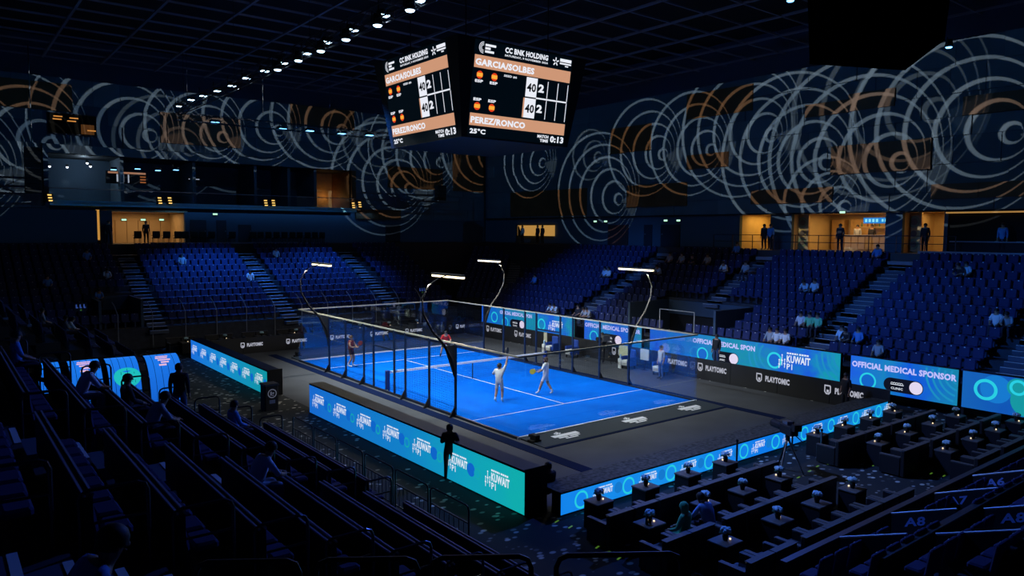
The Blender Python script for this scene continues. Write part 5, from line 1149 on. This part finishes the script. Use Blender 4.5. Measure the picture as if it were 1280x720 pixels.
# bent front poles of the back stand
for i in range(12):
    x_ = -12.6+i*1.95
    t = thing('stand_pole', 'bent grey pole at the foot of the back stand, %s from the left' % ords[i], 'pole', (x_, 19.75, 0), 0, 'bent stand poles')
    MB().tube([(0, 0, 0), (0, 0, 1.75), (0, 0, 2.25), (-.1, .35, 2.75), (-.2, .6, 3.0)], .03, 6).build('pole', mat('pale_pole', (.3, .32, .36), .4, .3), t)
    MB().lathe([(.09, 0), (.09, .02)], 8).build('foot_plate', M_BLACK, t)
# bin with ring logo
t = thing('litter_bin', 'black litter bin with a round white logo beside the far left board', 'bin', atz(321, 514), 0)
t.location.x = -10.55
MB().rbox(-.28, .28, -.28, .28, 0, 1.05, .03).build('body', M_BLACK, t); MB().rbox(-.31, .31, -.31, .31, 1.05, 1.12, .02).build('lid', M_DARKM, t)
o = MB().ring(0, .72, .15, .19, 0, 24).rect(-.08, -.02, .64, .8).rect(.0, .08, .7, .76).rect(.0, .06, .62, .66).build('ring_logo', M_PRINT2, t, (.02, -.285, 0)); MB().rect(-.1, .14, .3, .45).build('slogan_panel', mat('grey_blue_print', (.12, .16, .3), .6), t, (0, -.285, 0))
# television camera on a tripod in the VIP aisle
t = thing('television_camera', 'big black television camera on a tripod standing in the VIP aisle', 'camera', (-.7, -18.05, 0), -.4)
hd = 1.15
for k in range(3):
    a = PI/2+k*2*PI/3; MB().tube([(0, 0, hd), (.5*math.cos(a), .5*math.sin(a), 0)], [.035, .025], 6).build('tripod_leg', M_STEEL if k else M_BLACK, t)
MB().tube([(0, 0, hd-.1), (0, 0, hd+.12)], .07, 8).build('pan_head', M_BLACK, t)
c_ = MB().rbox(-.14, .14, -.35, .25, hd+.12, hd+.42, .03).build('camera_body', M_BLACK, t)
MB().tube([(0, .25, hd+.28), (0, .35, hd+.28), (0, .75, hd+.28)], [.1, .13, .14], 10).build('lens', M_BLACK, t); MB().box(-.13, .13, -.5, -.35, hd+.3, hd+.5).build('viewfinder', M_BLACK, t); MB().tube([(.05, -.1, hd+.2), (.1, -.6, hd), ], .015, 6).build('pan_bar', M_BLACK, t); MB().box(-.1, .1, -.1, .15, hd+.42, hd+.52).build('radio_pack', M_STEEL, t)
# queue posts
for i, (px, py, lab) in enumerate(((920.5, 588, 'left of the television camera'), (990, 562, 'just right of the television camera'), (1026, 573, 'grey one with round base right of the television camera'))):
    t = thing('queue_post', 'slim belt barrier post %s' % lab, 'post', atz(px, py), 0, 'belt barrier posts')
    MB().lathe([(.17, 0), (.17, .02), (.04, .05)], 14).build('base', M_STEEL if i == 2 else M_BLACK, t); MB().tube([(0, 0, .04), (0, 0, .95)], .03, 8).build('stem', M_STEEL if i == 2 else M_BLACK, t); MB().lathe([(.04, .93), (.045, .98), (.03, 1.0)], 10).build('cap', M_BLACK, t)
# green floor marker studs
M_STUD = mat('green_marker', (.25, .4, .05), .5, 0, (.2, .5, .05), .25)
for i, (px, py) in enumerate(((696, 652), (713, 659), (747, 684), (760, 691), (774, 698), (998, 597), (1012, 589), (1022, 583), (1036, 580), (1050, 576), (1092, 582), (1109, 587), (1124, 590), (1147, 588), (1164, 592), (1180, 595))):
    tag(MB().box(-.09, .09, -.02, .02, 0, .012).build('floor_marker', M_STUD, None, atz(px, py), .3 if i < 5 else .1), 'small glowing green floor marker strip in the VIP aisles', 'marker', 'green floor markers')
# concourse chairs silhouetted in a row
cc = thing('concourse_chair', '', 'chair', (0, 0, 0), 0, 'concourse chairs')
MB().rbox(-.25, .25, -.22, .22, .42, .5, .03).build('seat', M_BLACK, cc); MB().rbox(-.27, .27, .16, .24, .5, .98, .03).build('backrest', M_BLACK, cc)
for s in (-1, 1):
    for q in (-1, 1): MB().tube([(s*.2, q*.18, 0), (s*.2, q*.18, .42)], .018, 5).build('leg', M_BLACK, cc)
    MB().box(s*.27-.02, s*.27+.02, -.2, .2, .64, .67).build('armrest', M_BLACK, cc)
CH = [172, 195, 208, 222, 231, 242, 253, 264, 290, 316, 325, 335, 345, 355, 365, 374, 384, 393, 402]
f_ = 1
for i, px in enumerate(CH):
    q = aty(px, 300, 31.55); lab = 'black chair on the back concourse edge, %s' % (ords[i]+' from the left')
    if f_: cc.location = (q.x, 31.6, ZF); cc['label'] = lab; cc.rotation_euler = (0, 0, PI); f_ = 0
    else: dup(cc, (q.x, 31.6, ZF), PI, lab)
# benches, towels and gear beyond the right side glass
M_CHB = mat('royal_chair', (.01, .05, .28), .6); M_TOW = mat('white_towel', (.6, .62, .6), .9)
bc = thing('player_chair', '', 'chair', (0, 0, 0), 0, 'blue player chairs')
MB().rbox(-.28, .28, -.28, .26, .2, .46, .05).build('seat', M_CHB, bc); MB().rbox(-.28, .28, .2, .34, .2, 1.05, .05).build('backrest', M_CHB, bc)
for s in (-1, 1): MB().rbox(s*.31-.05, s*.31+.05, -.25, .3, .2, .68, .03).build('arm', M_CHB, bc)
for s in (-1, 1):
    for q in (-.2, .24): MB().box(s*.25-.03, s*.25+.03, q-.03, q+.03, 0, .2).build('leg', M_BLACK, bc)
tw = MB().rbox(-.2, .2, -.3, .1, 0, .03, .01).box(-.2, .2, -.33, -.3, -.25, .03).mesh('towel', M_TOW)
BCH = [(704, 440, 'left of the far bench pair'), (735, 444, 'right of the far bench pair'), (797, 459, 'left of the near bench pair'), (829, 468, 'right of the near bench pair')]
for i, (px, py, w_) in enumerate(BCH):
    q = atz(px, py); q.x = min(q.x, 8.6); lab = 'royal blue player chair, %s' % w_
    if i == 0: bc.location = q; bc.rotation_euler = (0, 0, -PI/2); bc['label'] = lab
    else: dup(bc, q, -PI/2, lab)
    tag(link('towel', tw, None, (q.x-.02, q.y, .47), -PI/2), 'white towel draped over the blue chair, %s' % w_, 'towel', 'bench towels')
q = atz(828, 474); spectator('person in grey bending over beside the near player chairs', (min(q.x, 8.0), q.y+.1, 0), (-1, .2), 'grey', 'stand_short', bot=(.05, .1, .3))
for i, (px, py, lab) in enumerate(((815, 452, 'pale yellow information board standing between the player chairs'), (846, 456, 'white and blue board leaning at the near end of the bench'), (699, 436, 'narrow cream board by the far player chairs'))):
    q = atz(px, py); q.x = min(q.x, 9.0); t = thing('info_board', lab, 'board', q, -PI/2, 'bench boards'); w_ = (.36, .3, .15)[i]
    MB().box(-w_, w_, 0, .04, .55, 1.15).build('panel', mat('board_%d' % i, ((.5, .5, .3), (.5, .52, .5), (.45, .42, .3))[i], .6), t); MB().box(-.03, .03, .01, .05, 0, .55).build('stand_leg', M_BLACK, t); MB().box(-.2, .2, -.1, .15, 0, .03).build('foot', M_BLACK, t)
for i, (px, py) in enumerate(((719, 436), (808, 455))):
    q = atz(px, py); q.x = min(q.x, 8.4); t = thing('water_cooler', 'slim white bottle cooler beside the %s player chairs' % ('far', 'near')[i], 'cooler', q, 0, 'bottle coolers'); MB().rbox(-.11, .11, -.11, .11, 0, .55, .02).build('body', M_TOW, t); MB().lathe([(.06, .55), (.06, .72), (.03, .78)], 8).build('bottle', mat('clear_blue', (.3, .45, .6), .2), t)
# tripod camera beyond the right glass
t = thing('tripod_camera', 'broadcast camera on a tripod before the short sponsor screen', 'camera', (8.6, atz(757, 452).y-.5, 0), PI/2)
for k in range(3): a = PI/2+k*2*PI/3; MB().tube([(0, 0, 1.3), (.42*math.cos(a), .42*math.sin(a), 0)], [.03, .02], 6).build('tripod_leg', M_BLACK, t)
MB().rbox(-.16, .16, -.3, .3, 1.3, 1.65, .03).build('camera_body', mat('camera_grey', (.08, .085, .09), .5), t); MB().tube([(0, .3, 1.48), (0, .62, 1.48)], [.09, .12], 10).build('lens', M_BLACK, t)
# small cameras and bags at the court corners
for i, (px, py, lab) in enumerate(((372, 446, 'far left corner of the court'), (668, 553, 'near left corner of the court'))):
    q = atz(px, py); t = thing('court_camera', 'small black low camera on the floor at the %s' % lab, 'camera', q, 0, 'low court cameras'); MB().box(-.2, .2, -.15, .15, 0, .1).build('base', M_BLACK, t); MB().rbox(-.1, .1, -.2, .15, .1, .3, .02).build('camera_body', M_BLACK, t); MB().tube([(0, .15, .2), (0, .28, .2)], .06, 8).build('lens', M_BLACK, t)
# goal-like frame behind the right screens
p0, p1 = atx(825, 386, 12.0), atx(868, 390, 12.0)
t = thing('pipe_frame', 'pale rectangular pipe frame standing behind the long sponsor screen', 'frame', (12.0, (p0.y+p1.y)/2, 0)); h = abs(p0.y-p1.y)/2; MB().tube([(0, h, 0), (0, h, p0.z), (0, -h, p0.z), (0, -h, 0)], .035, 6).build('pipe', M_RAILA, t); MB().tube([(0, h, .4), (0, -h, .4)], .02, 6).build('cross_pipe', M_RAILA, t)
# glowing section signs on the stands
for px, py, lab in ((101, 383, 'small blue lit section sign in the dark back left stand'), (528, 362, 'small blue section sign below the far corner block'), (629, 368, 'small blue section sign right of the far corner lamp')):
    q = aty(px, py, 19.85); t = thing('section_sign', lab, 'sign', q, 0, 'section signs'); MB().box(-.35, .35, 0, .05, -.3, .2).build('panel', M_DARKM, t)
    mb = MB()
    for k in range(3): mb.rect(-.26+k*.2, -.2+k*.2, -.1, .12, -.006).rect(-.2+k*.2, -.14+k*.2, -.1, -.04, -.006)
    mb.build('digits', glow('dim_blue_digits', (45, 70, 140)), t); MB().disc(0, -.22, .05, -.006, 8).build('green_dot', glow('dim_green', (40, 80, 30)), t); MB().tube([(0, .03, -.3), (0, .03, -q.z)], .02, 5).build('sign_post', M_BLACK, t)
# desks with paper and lamps on the right concourse bay
t = thing('mixing_desk', 'long control desk with lit papers at the far right of the concourse', 'desk', (23.3, -16.2, ZF), -PI/2); MB().box(-3.2, 3.2, 0, .6, .68, .74).build('desk_top', M_EDGE, t); MB().box(-3.2, 3.2, .05, .1, 0, .68).build('modesty_panel', M_BLACK, t)
for x_ in (-3.1, 0, 3.1): MB().box(x_-.04, x_+.04, .1, .5, 0, .68).build('desk_leg', M_BLACK, t)
for x_ in (-.9, .1, 1.1): tag(MB().box(-.25, .25, -.12, .12, 0, .01).build('paper', mat('white_paper', (.85, .85, .85), .8), None, (23.6, -16.2-x_, ZF+.741), .2), 'white paper sheet on the far right control desk', 'paper', 'desk papers')
# railing along the right concourse edge
t = thing('concourse_railing', 'thin dark railing along the right concourse before the warm rooms', 'railing', (22.85, -5.5, ZF), -PI/2)
for z_ in (.55, 1.0): MB().tube([(-8, 0, z_), (8, 0, z_)], .022, 6).build('rail', M_DARKM, t)
for i in range(11): MB().box(-8+i*1.6-.02, -8+i*1.6+.02, -.02, .02, 0, 1.0).build('railing_post', M_DARKM, t)
